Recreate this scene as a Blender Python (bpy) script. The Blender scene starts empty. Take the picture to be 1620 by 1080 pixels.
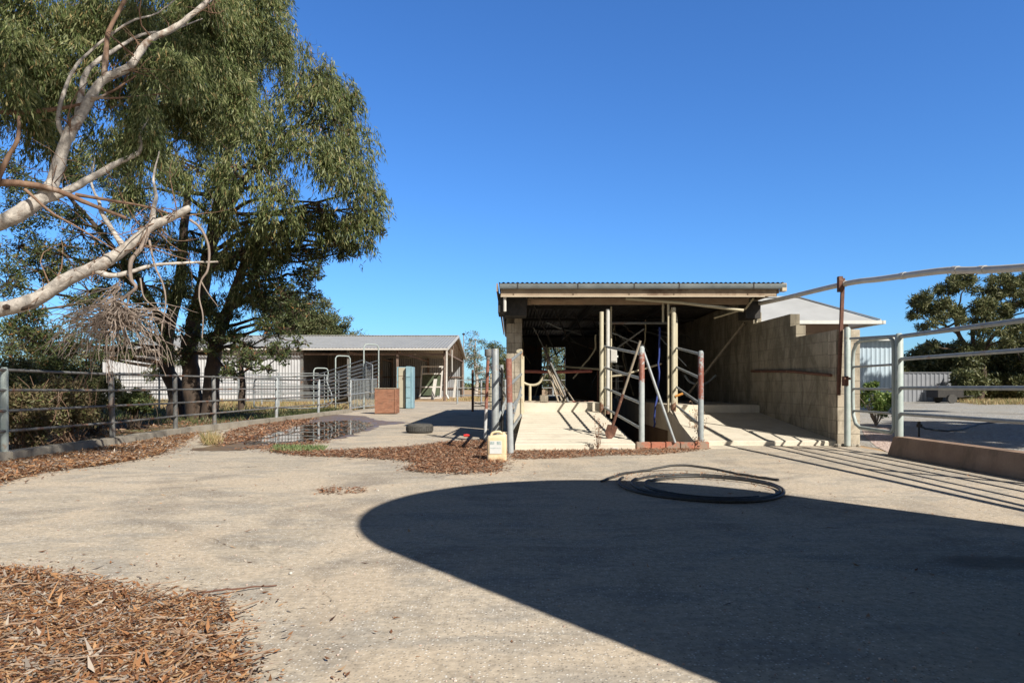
import bpy, math, random
import numpy as np
from mathutils import Vector, Matrix
random.seed(7)
RNG = np.random.default_rng(11)
C = bpy.context.scene.collection
SC = bpy.context.scene
F = 1080.0            # focal length of the 1620 px wide photograph, in pixels
HZ = 612.0            # row of the horizon; the eye is 1.0 unit above the yard

# ------------------------------------------------------------------ camera, sky, sun
cd = bpy.data.cameras.new('camera'); cam = bpy.data.objects.new('camera', cd); C.objects.link(cam)
cam.location = (0, 0, 1.0); cam.rotation_euler = (math.radians(90), 0, 0)
cd.lens = 24.0; cd.sensor_width = 36.0; cd.shift_y = 72.0/1620.0
cd.clip_start = 0.05; cd.clip_end = 3000
SC.camera = cam
SUNV = Vector((-0.78, 1.0, -1.0)).normalized()         # the way the light travels
EL = math.asin(-SUNV.z); AZ = math.atan2(-SUNV.x, -SUNV.y)
w = bpy.data.worlds.new('World'); SC.world = w; w.use_nodes = True
nt = w.node_tree; bg = nt.nodes['Background']
sky = nt.nodes.new('ShaderNodeTexSky'); sky.sky_type = 'NISHITA'; sky.sun_disc = False
sky.sun_elevation = EL; sky.sun_rotation = AZ
sky.altitude = 200; sky.air_density = 1.25; sky.dust_density = 0.2; sky.ozone_density = 5.0
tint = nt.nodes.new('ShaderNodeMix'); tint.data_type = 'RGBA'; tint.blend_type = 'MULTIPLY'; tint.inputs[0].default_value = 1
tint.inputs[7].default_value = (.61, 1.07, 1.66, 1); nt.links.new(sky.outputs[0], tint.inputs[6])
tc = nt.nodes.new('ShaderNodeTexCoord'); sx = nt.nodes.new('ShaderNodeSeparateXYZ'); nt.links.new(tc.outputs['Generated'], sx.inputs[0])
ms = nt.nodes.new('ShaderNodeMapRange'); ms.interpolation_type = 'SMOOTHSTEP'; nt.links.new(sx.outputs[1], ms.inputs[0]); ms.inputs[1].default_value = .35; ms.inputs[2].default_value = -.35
tm = nt.nodes.new('ShaderNodeMix'); tm.data_type = 'RGBA'; nt.links.new(ms.outputs[0], tm.inputs[0]); tm.inputs[6].default_value = (.61, 1.07, 1.66, 1); tm.inputs[7].default_value = (.85, .74, .70, 1)   # sky towards the sun tinted less blue, to neutralise the shadows
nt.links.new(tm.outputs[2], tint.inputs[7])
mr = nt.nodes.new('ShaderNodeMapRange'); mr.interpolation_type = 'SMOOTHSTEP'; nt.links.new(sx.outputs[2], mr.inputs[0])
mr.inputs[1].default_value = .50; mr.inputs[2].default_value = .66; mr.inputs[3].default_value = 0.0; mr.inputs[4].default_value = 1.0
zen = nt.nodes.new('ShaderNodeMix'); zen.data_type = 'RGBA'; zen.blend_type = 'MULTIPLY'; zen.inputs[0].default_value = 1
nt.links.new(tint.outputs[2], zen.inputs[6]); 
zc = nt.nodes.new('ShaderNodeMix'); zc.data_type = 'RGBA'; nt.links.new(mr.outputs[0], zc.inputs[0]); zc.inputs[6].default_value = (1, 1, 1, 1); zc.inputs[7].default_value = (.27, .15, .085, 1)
nt.links.new(zc.outputs[2], zen.inputs[7])     # sky above the frame dimmed and warmed, to darken the shadows
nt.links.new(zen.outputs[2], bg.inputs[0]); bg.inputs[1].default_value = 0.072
sl = bpy.data.lights.new('sun', 'SUN'); so = bpy.data.objects.new('sun', sl); C.objects.link(so)
sl.energy = 5.0; sl.angle = math.radians(0.53); sl.color = (1.0, 0.94, 0.84)
so.rotation_euler = SUNV.to_track_quat('-Z', 'Y').to_euler(); so.location = (20, -20, 30)
SC.view_settings.view_transform = 'Standard'; SC.view_settings.look = 'None'
SC.view_settings.exposure = 0.52; SC.view_settings.gamma = 1.0
SC.render.engine = 'CYCLES'
SC.cycles.max_bounces = 6; SC.cycles.transparent_max_bounces = 6

# ------------------------------------------------------------------ helpers
def at(px, py, Y): return Vector(((px-810)/F*Y, Y, 1+(HZ-py)/F*Y))
def gp(px, py, z=0.0):
    Y = F*(1-z)/(py-HZ); return ((px-810)/F*Y, Y)
WORLD = {}
def tag(o, label=None, cat=None, group=None, kind=None):
    if label: o['label'] = label
    if cat: o['category'] = cat
    if group: o['group'] = group
    if kind: o['kind'] = kind
    return o
def thing(name, label, cat, loc=(0,0,0), group=None):
    o = bpy.data.objects.new(name, None); C.objects.link(o); o.location = loc
    o.empty_display_size = 0.2
    WORLD[o.name] = Vector(loc)
    return tag(o, label, cat, group)
def copy_tree(o, parent=None):
    c = o.copy(); C.objects.link(c)
    if parent is not None:
        c.parent = parent
    for ch in [x for x in bpy.data.objects if x.parent == o]:
        copy_tree(ch, c)
    return c

class MB:
    def __init__(s): s.v = []; s.f = []
    def add(s, vs, fs):
        b = len(s.v); s.v += [tuple(x) for x in vs]; s.f += [tuple(i+b for i in f) for f in fs]; return s
    def box(s, x0, x1, y0, y1, z0, z1):
        return s.add([(x0,y0,z0),(x1,y0,z0),(x1,y1,z0),(x0,y1,z0),(x0,y0,z1),(x1,y0,z1),(x1,y1,z1),(x0,y1,z1)],
                     [(0,3,2,1),(4,5,6,7),(0,1,5,4),(1,2,6,5),(2,3,7,6),(3,0,4,7)])
    def bar(s, a, b, wd, h, up=(0,0,1)):      # box section member from a to b
        a = Vector(a); b = Vector(b); d = (b-a).normalized(); up = Vector(up)
        if abs(d.dot(up)) > .98: up = Vector((0,1,0))
        sx = d.cross(up).normalized(); uz = sx.cross(d)
        vs = []
        for p in (a, b):
            for i, j in ((-1,-1),(1,-1),(1,1),(-1,1)):
                vs.append(p + sx*(i*wd/2) + uz*(j*h/2))
        return s.add(vs, [(0,1,2,3),(7,6,5,4),(0,4,5,1),(1,5,6,2),(2,6,7,3),(3,7,4,0)])
    def tube(s, pts, r, n=8, cap=True):
        pts = [Vector(p) for p in pts]; m = len(pts)
        rs = list(r) if hasattr(r, '__len__') else [r]*m
        t0 = (pts[1]-pts[0]).normalized()
        ref = Vector((0,0,1)) if abs(t0.z) < .9 else Vector((1,0,0))
        nn = t0.cross(ref).normalized(); vs = []
        for i, p in enumerate(pts):
            t = (pts[min(i+1,m-1)] - pts[max(i-1,0)])
            t = t.normalized() if t.length > 1e-9 else t0
            nn = (nn - t*nn.dot(t)); nn = nn.normalized() if nn.length > 1e-6 else t.orthogonal().normalized()
            bn = t.cross(nn)
            for k in range(n):
                a = 2*math.pi*k/n
                vs.append(p + (nn*math.cos(a) + bn*math.sin(a))*rs[i])
        fs = [(i*n+k, i*n+(k+1)%n, (i+1)*n+(k+1)%n, (i+1)*n+k) for i in range(m-1) for k in range(n)]
        if cap: fs += [tuple(range(n-1,-1,-1)), tuple(range((m-1)*n, m*n))]
        return s.add(vs, fs)
    def lathe(s, c, prof, n=32):
        vs = [(c[0]+r*math.cos(2*math.pi*k/n), c[1]+r*math.sin(2*math.pi*k/n), c[2]+z) for r, z in prof for k in range(n)]
        m = len(prof)
        fs = [(i*n+k, i*n+(k+1)%n, (i+1)*n+(k+1)%n, (i+1)*n+k) for i in range(m-1) for k in range(n)]
        fs += [tuple(range(n-1,-1,-1)), tuple(range((m-1)*n, m*n))]
        return s.add(vs, fs)
    def prism(s, poly, z0, z1):               # poly in XY
        n = len(poly)
        zt = z1 if hasattr(z1, '__len__') else [z1]*n
        vs = [(x,y,z0) for x,y in poly] + [(x,y,z) for (x,y),z in zip(poly, zt)]
        fs = [tuple(range(n-1,-1,-1)), tuple(range(n,2*n))] + [(i,(i+1)%n,n+(i+1)%n,n+i) for i in range(n)]
        return s.add(vs, fs)
    def extrude(s, prof, o, u, v, e0, e1):    # 2-D profile in plane (u,v) at o, swept from e0 to e1
        o = Vector(o); u = Vector(u); v = Vector(v); n = len(prof)
        vs = [o+Vector(e)+u*a+v*b for e in (e0,e1) for a,b in prof]
        fs = [tuple(range(n-1,-1,-1)), tuple(range(n,2*n))] + [(i,(i+1)%n,n+(i+1)%n,n+i) for i in range(n)]
        return s.add(vs, fs)
    def build(s, name, m, parent=None, smooth=False, bevel=0, label=None):
        me = bpy.data.meshes.new(name)
        org = Vector((0,0,0)); 
        if parent is not None: org = WORLD[parent.name]
        me.from_pydata([(x-org.x, y-org.y, z-org.z) for x,y,z in s.v], [], s.f)
        me.update()
        import bmesh
        bm = bmesh.new(); bm.from_mesh(me); bmesh.ops.recalc_face_normals(bm, faces=bm.faces)
        if bevel:
            es = [e for e in bm.edges if e.is_manifold and e.calc_face_angle(0) > .6]
            bmesh.ops.bevel(bm, geom=es, offset=bevel, segments=2, affect='EDGES', clamp_overlap=True)
        bm.to_mesh(me); bm.free()
        o = bpy.data.objects.new(name, me); C.objects.link(o)
        if m is not None: me.materials.append(m)
        if smooth:
            me.polygons.foreach_set('use_smooth', [True]*len(me.polygons))
            try: me.set_sharp_from_angle(angle=math.radians(50))
            except Exception: pass
        if parent is not None: o.parent = parent
        WORLD[o.name] = org.copy()
        if label: o['label'] = label
        return o
    def solo(s, name, m, label, cat, group=None, **kw):   # a thing that is one mesh, origin at its base
        a = np.array(s.v); lo = a.min(0); hi = a.max(0)
        loc = Vector(((lo[0]+hi[0])/2, (lo[1]+hi[1])/2, lo[2]))
        s.v = [tuple(Vector(x)-loc) for x in s.v]
        o = s.build(name, m, None, **kw); o.location = loc; WORLD[o.name] = loc
        return tag(o, label, cat, group)

def struct(o): o['kind'] = 'structure'; return o

def corr_sheet(o, u, v, L, H, pitch=.1, amp=.012, sharp=False, holes=None):
    """corrugated sheet: o corner, u along the profile (length L), v along the ribs (height H)"""
    o = Vector(o); u = Vector(u).normalized(); v = Vector(v).normalized(); n = u.cross(v)
    mb = MB(); k = 6; N = int(L/pitch*k)
    vs = []; fs = []
    for i in range(N+1):
        a = i/N*L; ph = (a/pitch) % 1
        d = amp*math.cos(2*math.pi*ph) if not sharp else (amp if ph < .2 else (-amp if .35 < ph < .85 else 0))
        for h in (0, H): vs.append(o+u*a+v*h+n*d)
    for i in range(N): fs.append((2*i, 2*i+2, 2*i+3, 2*i+1))
    return mb.add(vs, fs)

# ------------------------------------------------------------------ materials
class NT:
    def __init__(s, name):
        s.m = bpy.data.materials.new(name); s.m.use_nodes = True; s.t = s.m.node_tree
        s.b = s.t.nodes['Principled BSDF']; s.out = s.t.nodes['Material Output']
    def n(s, typ, **kw):
        nd = s.t.nodes.new(typ)
        for k, v in kw.items():
            if k.startswith('i_'): nd.inputs[k[2:].replace('_',' ')].default_value = v
            else: setattr(nd, k, v)
        return nd
    def l(s, a, b): s.t.links.new(a, b)
    def pos(s): return s.n('ShaderNodeNewGeometry').outputs['Position']
    def obj(s): return s.n('ShaderNodeTexCoord').outputs['Object']
    def noise(s, vec, scale, detail=5, rough=.6, dist=0, stretch=None):
        if stretch:
            mp = s.n('ShaderNodeMapping'); mp.inputs['Scale'].default_value = stretch; s.l(vec, mp.inputs[0]); vec = mp.outputs[0]
        nd = s.n('ShaderNodeTexNoise'); nd.inputs['Scale'].default_value = scale; nd.inputs['Detail'].default_value = detail
        nd.inputs['Roughness'].default_value = rough; nd.inputs['Distortion'].default_value = dist
        s.l(vec, nd.inputs['Vector']); return nd.outputs['Fac']
    def ramp(s, fac, stops):
        r = s.n('ShaderNodeValToRGB'); el = r.color_ramp.elements
        while len(el) < len(stops): el.new(.5)
        for e, (p, c) in zip(el, stops):
            e.position = p; e.color = (*c, 1) if hasattr(c, '__len__') else (c, c, c, 1)
        s.l(fac, r.inputs[0]); return r.outputs[0]
    def mix(s, fac, a, b, mode='MIX'):
        m = s.n('ShaderNodeMix', data_type='RGBA', blend_type=mode)
        if hasattr(fac, 'is_linked') or not isinstance(fac, (int, float)): s.l(fac, m.inputs[0])
        else: m.inputs[0].default_value = fac
        for i, x in ((6, a), (7, b)):
            if isinstance(x, tuple): m.inputs[i].default_value = (*x, 1)
            else: s.l(x, m.inputs[i])
        return m.outputs[2]
    def math(s, op, a, b=None):
        m = s.n('ShaderNodeMath', operation=op)
        for i, x in ((0, a), (1, b)):
            if x is None: continue
            if isinstance(x, (int, float)): m.inputs[i].default_value = x
            else: s.l(x, m.inputs[i])
        return m.outputs[0]
    def color(s, c): s.l(c, s.b.inputs['Base Color'])
    def rough(s, v):
        if isinstance(v, (int, float)): s.b.inputs['Roughness'].default_value = v
        else: s.l(v, s.b.inputs['Roughness'])
    def bump(s, h, strength=.3, dist=.01):
        b = s.n('ShaderNodeBump'); b.inputs['Strength'].default_value = strength; b.inputs['Distance'].default_value = dist
        s.l(h, b.inputs['Height']); s.l(b.outputs[0], s.b.inputs['Normal'])

def simple(name, c1, c2, scale=8, rough=.7, metal=0, bump=.2, stain=None, stain_at=.62, detail=6):
    t = NT(name); p = t.obj(); f = t.noise(p, scale, detail)
    col = t.ramp(f, [(.3, c1), (.7, c2)])
    if stain:
        g = t.noise(p, scale*.35, 6, .7); k = t.ramp(g, [(stain_at-.05, 0.), (stain_at+.06, 1.)])
        col = t.mix(k, col, stain)
    t.color(col); t.rough(rough); t.b.inputs['Metallic'].default_value = metal
    if bump: t.bump(f, bump, .005)
    return t.m

def zrust(name, base1, base2, z0, z1, rust=(.22,.07,.035)):
    """galvanised pipe with rusty/primed stretch between two heights"""
    t = NT(name); p = t.pos(); f = t.noise(p, 14, 6)
    base = t.ramp(f, [(.3, base1), (.7, base2)])
    sp = t.n('ShaderNodeSeparateXYZ'); t.l(p, sp.inputs[0])
    z = t.math('ADD', sp.outputs[2], t.math('MULTIPLY', t.math('SUBTRACT', t.noise(p, 7, 8, .75), .5), 1.5))
    a = t.n('ShaderNodeMapRange'); t.l(z, a.inputs[0]); a.inputs[1].default_value = z0-.05; a.inputs[2].default_value = z0+.05
    b = t.n('ShaderNodeMapRange'); t.l(z, b.inputs[0]); b.inputs[1].default_value = z1+.05; b.inputs[2].default_value = z1-.05
    k = t.math('MULTIPLY', t.math('MULTIPLY', a.outputs[0], b.outputs[0]), t.ramp(t.noise(p, 22, 7, .75), [(.30, .35), (.46, 1.)]))
    rc = t.ramp(t.noise(p, 30, 5), [(.3, tuple(x*.6 for x in rust)), (.7, rust)])
    t.color(t.mix(k, base, rc)); t.rough(.6); t.bump(f, .15, .004)
    return t.m

def leafmat(name, stops, trans=.25, rough=.5):
    t = NT(name); g = t.n('ShaderNodeNewGeometry')
    col = t.ramp(g.outputs['Random Per Island'], stops)
    t.color(col); t.rough(rough); t.b.inputs['Specular IOR Level'].default_value = .35
    tr = t.n('ShaderNodeBsdfTranslucent'); t.l(col, tr.inputs[0])
    mx = t.n('ShaderNodeMixShader'); mx.inputs[0].default_value = trans
    t.l(t.b.outputs[0], mx.inputs[1]); t.l(tr.outputs[0], mx.inputs[2]); t.l(mx.outputs[0], t.out.inputs[0])
    return t.m

M = {}
# worn concrete yard: pale tan, exposed stones, grey worn drifts, hairline cracks
t = NT('yard_concrete'); p = t.pos()
big = t.noise(p, .45, 5, .6, .6); mid = t.noise(p, 1.6, 7, .65, .5, (1, 2.2, 1)); fine = t.noise(p, 26, 6, .7)
col = t.ramp(big, [(.28, (.40,.35,.28)), (.46, (.52,.45,.355)), (.70, (.62,.53,.42))])
col = t.mix(t.ramp(mid, [(.46, 0.), (.58, .85)]), col, (.39,.355,.305))
str_ = t.noise(p, 1.1, 8, .7, 1.6, (.8, 3.2, 1)); col = t.mix(t.ramp(str_, [(.52, 0.), (.60, .55), (.66, 0.)]), col, (.66,.56,.43))
col = t.mix(t.ramp(t.noise(p, .55, 7, .72, 1.0), [(.50, 0.), (.62, .75)]), col, (.29,.25,.205))
sand = t.noise(p, .9, 4, .5, 1.2); col = t.mix(t.ramp(sand, [(.50, 0.), (.62, .8)]), col, (.60,.50,.38))
vo = t.n('ShaderNodeTexVoronoi'); vo.inputs['Scale'].default_value = 62; t.l(p, vo.inputs['Vector'])
peb = t.math('MULTIPLY', t.ramp(vo.outputs['Distance'], [(.22, 1.), (.34, 0.)]), t.ramp(t.noise(p, 1.3, 6, .75), [(.30, .15), (.52, 1.)]))
wn = t.n('ShaderNodeSeparateColor'); t.l(vo.outputs['Color'], wn.inputs[0])
pc = t.ramp(wn.outputs[0], [(.0, (.12,.105,.09)), (.3, (.30,.265,.22)), (.55, (.55,.51,.45)), (.8, (.95,.93,.88))])
col = t.mix(t.math('MULTIPLY', peb, .8), col, pc)
col = t.mix(t.ramp(fine, [(.3, .55), (.62, 0.)]), col, (.17,.14,.105))
vc = t.n('ShaderNodeTexVoronoi', feature='DISTANCE_TO_EDGE'); vc.inputs['Scale'].default_value = .27
wob = t.n('ShaderNodeVectorMath', operation='ADD'); nz = t.n('ShaderNodeTexNoise'); nz.inputs['Scale'].default_value = 1.7; nz.inputs['Detail'].default_value = 8
t.l(p, nz.inputs['Vector']); t.l(p, wob.inputs[0]); t.l(nz.outputs['Color'], wob.inputs[1]); t.l(wob.outputs[0], vc.inputs['Vector'])
crack = t.math('MULTIPLY', t.ramp(vc.outputs['Distance'], [(.0, 1.), (.0012, 0.)]), t.ramp(t.noise(p, .8, 3), [(.45, 0.), (.6, 1.)]))
col = t.mix(t.math('MULTIPLY', crack, .5), col, (.09,.075,.06))
# an old oil stain near the right
st = t.n('ShaderNodeVectorMath', operation='DISTANCE'); wb = t.n('ShaderNodeVectorMath', operation='MULTIPLY'); wb.inputs[1].default_value = (1, 2.4, 0)
t.l(p, wb.inputs[0]); t.l(wb.outputs[0], st.inputs[0]); st.inputs[1].default_value = (2.75, 3.88*2.4, 0)
sd = t.math('ADD', st.outputs['Value'], t.math('MULTIPLY', mid, .35))
col = t.mix(t.ramp(sd, [(.42, .6), (.62, 0.)]), col, (.13,.105,.08))
t.color(col); t.rough(.92); t.b.inputs['Specular IOR Level'].default_value = .2
t.bump(t.math('ADD', t.math('ADD', fine, t.math('MULTIPLY', peb, .8)), t.math('MULTIPLY', mid, 2.0)), .45, .006); M['yard'] = t.m

def dirt(name, a, b, c, sc=.6):
    t = NT(name); p = t.pos(); f = t.noise(p, sc, 6, .65, .5); g = t.noise(p, 18, 6, .7)
    col = t.ramp(f, [(.3, a), (.5, b), (.7, c)]); col = t.mix(t.ramp(g, [(.25, .5), (.6, 0.)]), col, tuple(x*.5 for x in a))
    t.color(col); t.rough(.95); t.b.inputs['Specular IOR Level'].default_value = .15; t.bump(g, .5, .02); return t.m
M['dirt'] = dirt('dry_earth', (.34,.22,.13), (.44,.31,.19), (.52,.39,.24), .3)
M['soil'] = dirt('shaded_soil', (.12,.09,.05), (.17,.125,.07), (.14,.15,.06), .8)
t = NT('driveway_gravel'); p = t.pos(); vo = t.n('ShaderNodeTexVoronoi'); vo.inputs['Scale'].default_value = 26; t.l(p, vo.inputs['Vector'])
wn = t.n('ShaderNodeSeparateColor'); t.l(vo.outputs['Color'], wn.inputs[0])
col = t.ramp(wn.outputs[0], [(0, (.16,.16,.155)), (.5, (.31,.31,.30)), (1, (.50,.50,.48))])
col = t.mix(t.ramp(t.noise(p, .7, 5), [(.35, .5), (.65, 0.)]), col, (.33,.27,.19))
t.color(col); t.rough(.9); t.bump(vo.outputs['Distance'], .8, .02); M['gravel'] = t.m
t = NT('pink_pebbles'); p = t.pos(); vo = t.n('ShaderNodeTexVoronoi'); vo.inputs['Scale'].default_value = 30; t.l(p, vo.inputs['Vector'])
wn = t.n('ShaderNodeSeparateColor'); t.l(vo.outputs['Color'], wn.inputs[0])
t.color(t.ramp(wn.outputs[0], [(0, (.25,.17,.14)), (.5, (.50,.37,.31)), (1, (.66,.56,.50))])); t.rough(.9); t.bump(vo.outputs['Distance'], .8, .02); M['pebbles'] = t.m

def concrete(name, a, b, stain=(.12,.10,.075), groove=0, amt=.6):
    t = NT(name); p = t.pos(); f = t.noise(p, 2.2, 7, .65, .4); g = t.noise(p, 35, 5, .7)
    col = t.ramp(f, [(.3, a), (.7, b)])
    col = t.mix(t.ramp(t.noise(p, 1.1, 6, .7, 0, (1.5,1.5,.5)), [(.52, 0.), (.7, amt)]), col, stain)
    col = t.mix(t.ramp(g, [(.25, .3), (.6, 0.)]), col, tuple(x*.6 for x in a))
    t.color(col); t.rough(.9); t.b.inputs['Specular IOR Level'].default_value = .25; t.bump(g, .35, .006); return t.m
M['ramp'] = concrete('ramp_concrete', (.57,.515,.415), (.70,.635,.52), (.40,.34,.27))
M['kerb_red'] = concrete('reddish_kerb_concrete', (.25,.165,.115), (.38,.27,.195), (.12,.095,.07), amt=.85)
M['kerb'] = concrete('grey_kerb_concrete', (.24,.215,.175), (.38,.345,.285), (.10,.085,.065))
M['pitc'] = concrete('pit_concrete', (.13,.085,.055), (.21,.15,.10), (.05,.035,.025))

def block(name, a, b, mortar, bw=.43, bh=.225, off=(0,0,0)):
    t = NT(name); p = t.pos(); sp = t.n('ShaderNodeSeparateXYZ'); t.l(p, sp.inputs[0])
    cb = t.n('ShaderNodeCombineXYZ'); t.l(t.math('ADD', t.math('ADD', sp.outputs[0], sp.outputs[1]), off[0]), cb.inputs[0]); t.l(t.math('ADD', sp.outputs[2], off[2]), cb.inputs[1])
    br = t.n('ShaderNodeTexBrick'); t.l(cb.outputs[0], br.inputs['Vector'])
    for k, v in (('Scale', 1), ('Mortar Size', .006), ('Mortar Smooth', .3), ('Bias', 0), ('Brick Width', bw), ('Row Height', bh)): br.inputs[k].default_value = v
    br.inputs['Color1'].default_value = (*a, 1); br.inputs['Color2'].default_value = (*b, 1); br.inputs['Mortar'].default_value = (*mortar, 1)
    col = t.mix(t.ramp(t.noise(p, 2.6, 8, .72, .6, (1,1,.45)), [(.42, .75), (.58, 0.)]), br.outputs['Color'], tuple(x*.42 for x in a))
    g = t.noise(p, 40, 5, .7); col = t.mix(t.ramp(g, [(.3, .3), (.6, 0.)]), col, tuple(x*.55 for x in a))
    t.color(col); t.rough(.92); t.b.inputs['Specular IOR Level'].default_value = .2
    h = t.math('SUBTRACT', t.math('MULTIPLY', g, .35), br.outputs['Fac']); t.bump(h, .55, .008); return t.m
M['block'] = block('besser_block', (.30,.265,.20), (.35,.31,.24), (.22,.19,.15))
M['block_lit'] = block('besser_block_sunlit', (.42,.36,.28), (.52,.46,.36), (.18,.155,.12), off=(.1,0,.02))  # same blocks, sunlight put into a lighter copy of their colour
M['brick'] = simple('red_brick', (.33,.115,.07), (.47,.185,.115), 16, .9, 0, .4, (.27,.20,.15), .52)
M['galv'] = simple('galvanised_pipe', (.24,.265,.275), (.37,.39,.39), 11, .5, .25, .15, (.26,.17,.11), .64)
M['galv_dark'] = simple('weathered_dark_pipe', (.10,.10,.095), (.20,.20,.19), 9, .65, .1, .2, (.20,.10,.06), .58)
M['pale'] = simple('pale_green_painted_pipe', (.29,.35,.33), (.40,.44,.42), 9, .55, 0, .15, (.28,.20,.14), .66)
M['cream'] = simple('cream_painted_steel', (.44,.39,.27), (.54,.48,.34), 7, .55, 0, .15, (.25,.13,.07), .63)
M['cream_t'] = simple('cream_timber', (.27,.185,.12), (.38,.275,.185), 5, .75, 0, .3, (.24,.15,.10), .62)
M['cream_weathered'] = simple('cream_fascia', (.24,.175,.12), (.37,.29,.205), 3, .75, 0, .3, (.15,.095,.06), .56)  # weathered brown cream, the fascia's own colour
M['cream_trim'] = simple('cream_trim', (.42,.35,.26), (.52,.44,.33), 4, .7, 0, .1)
M['white'] = simple('white_plastic', (.48,.46,.42), (.60,.58,.54), 5, .45, 0, .05, (.42,.36,.28), .68)
M['rust'] = simple('rusty_pipe', (.08,.038,.026), (.17,.075,.048), 16, .85, 0, .35, (.32,.18,.12), .64)
M['rust_dull'] = simple('faded_rusty_steel', (.11,.075,.06), (.20,.14,.11), 6, .8, 0, .2, (.30,.26,.22), .6)
M['redsteel'] = simple('red_oxide_steel', (.22,.06,.045), (.33,.10,.07), 10, .6, 0, .2, (.12,.06,.04), .6)
M['black'] = simple('black_poly', (.018,.018,.018), (.05,.048,.045), 20, .55, 0, .15, (.16,.13,.10), .66)
M['dark'] = simple('dark_steel', (.018,.017,.016), (.045,.04,.037), 9, .7, .1, .2)
M['rubber'] = simple('tyre_rubber', (.035,.034,.032), (.09,.085,.078), 25, .85, 0, .3, (.15,.12,.09), .66)
M['zinc'] = simple('zinc_roof', (.30,.30,.285), (.38,.38,.36), 1.2, .5, .15, .08, (.36,.33,.29), .66)
M['zinc_front'] = simple('gutter_zinc', (.15,.175,.18), (.26,.29,.295), 2.5, .45, .3, .1, (.20,.19,.17), .6)
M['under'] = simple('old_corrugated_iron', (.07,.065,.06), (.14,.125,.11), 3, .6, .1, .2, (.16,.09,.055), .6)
M['white_iron'] = simple('white_corrugated_wall', (.37,.38,.395), (.47,.48,.49), 1.1, .6, 0, .08, (.45,.40,.34), .7)
M['grey_iron'] = simple('grey_iron_wall', (.20,.21,.22), (.28,.29,.30), 1.2, .6, 0, .08, (.28,.24,.2), .68)
M['blue_iron'] = simple('pale_blue_iron_wall', (.34,.43,.50), (.43,.51,.56), 1.2, .6, 0, .08)
M['fence_iron'] = simple('grey_fence_sheet', (.19,.20,.22), (.25,.26,.28), 1.0, .6, 0, .08)
M['wood'] = simple('weathered_grey_wood', (.24,.20,.15), (.36,.31,.24), 14, .85, 0, .35, (.16,.11,.07), .6)
t = NT('brown_crate_board'); p = t.obj(); f = t.noise(p, 3.0, 8, .7, .8, (1.2, 1.2, 7)); col = t.ramp(f, [(.28, (.12,.06,.04)), (.5, (.27,.125,.075)), (.72, (.36,.20,.13))])
col = t.mix(t.ramp(t.noise(p, 5, 7, .75), [(.52, 0.), (.66, .8)]), col, (.16,.10,.07)); t.color(col); t.rough(.85); t.bump(f, .4, .01); M['crate'] = t.m
M['cab_blue'] = simple('blue_cabinet_paint', (.17,.30,.36), (.27,.41,.46), 5, .55, 0, .15, (.17,.12,.09), .62)
M['cab_cream'] = simple('cream_cabinet_door', (.36,.33,.25), (.44,.40,.30), 3, .55, 0, .1, (.33,.24,.16), .66)
M['jerry'] = simple('yellowed_plastic', (.62,.49,.30), (.72,.60,.40), 5, .5, 0, .12, (.50,.33,.18), .56)
M['labelw'] = simple('drum_label', (.55,.56,.55), (.62,.63,.61), 18, .6, 0, 0, (.34,.42,.42), .60)
M['labelg'] = simple('drum_label_print', (.20,.28,.28), (.50,.55,.53), 60, .6, 0, 0)
M['roofhouse'] = simple('pale_house_roof', (.36,.37,.38), (.44,.45,.46), 1.5, .55, .05, .05)
M['render'] = simple('brown_render', (.30,.21,.16), (.38,.28,.21), 3, .85, 0, .15)
M['tank'] = simple('green_tank', (.10,.13,.10), (.16,.19,.15), 2, .6, 0, .1)
M['bluehose'] = simple('blue_hose', (.015,.03,.14), (.03,.06,.28), 8, .5, 0, 0)
M['orange'] = simple('orange_plastic', (.6,.25,.05), (.7,.33,.08), 8, .5, 0, 0)
M['greyplastic'] = simple('grey_switchbox', (.55,.56,.53), (.66,.66,.62), 8, .5, 0, .05)
M['mesh'] = simple('steel_mesh', (.30,.31,.30), (.42,.42,.40), 10, .6, .2, 0)
M['glassg'] = simple('greenish_glass', (.05,.065,.04), (.10,.12,.08), 4, .25, 0, 0)
M['redplastic'] = simple('red_plastic', (.45,.02,.02), (.6,.04,.03), 10, .4, 0, 0)

def bark(name, a, b, c, sc=6, st=(1,1,.35)):
    t = NT(name); p = t.obj(); f = t.noise(p, sc, 7, .65, .6, st); g = t.noise(p, sc*.4, 5, .6, .3, st)
    col = t.ramp(f, [(.3, a), (.65, b)]); col = t.mix(t.ramp(g, [(.58, 0.), (.68, .9)]), col, c)
    t.color(col); t.rough(.85); t.bump(f, .5, .02); return t.m
M['bark_white'] = bark('white_gum_bark', (.24,.215,.19), (.58,.53,.47), (.17,.10,.065), 11, (1,1,1))
M['bark_brown'] = bark('brown_peeling_bark', (.13,.075,.05), (.25,.155,.10), (.40,.33,.27))
M['bark_dark'] = bark('dark_rough_bark', (.035,.026,.02), (.085,.056,.038), (.20,.10,.05), 9)
M['bark_twig'] = bark('pinkish_twig_bark', (.20,.155,.125), (.32,.255,.21), (.40,.35,.31))
M['leaf_gum'] = leafmat('gum_leaves', [(0, (.04,.065,.02)), (.3, (.105,.14,.045)), (.65, (.20,.23,.09)), (.92, (.33,.34,.16)), (1, (.36,.23,.10))], .36)
M['leaf_dark'] = leafmat('broad_leaves', [(0, (.03,.05,.018)), (.5, (.075,.10,.035)), (.88, (.14,.165,.06)), (.955, (.20,.20,.08)), (.99, (.34,.15,.06))], .25)
M['leaf_far'] = leafmat('far_gum_leaves', [(0, (.06,.085,.035)), (.5, (.12,.145,.06)), (1, (.21,.215,.11))], .25)
M['leaf_olive'] = leafmat('olive_leaves', [(0, (.04,.055,.02)), (.45, (.10,.115,.045)), (1, (.22,.215,.10))], .2)
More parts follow.
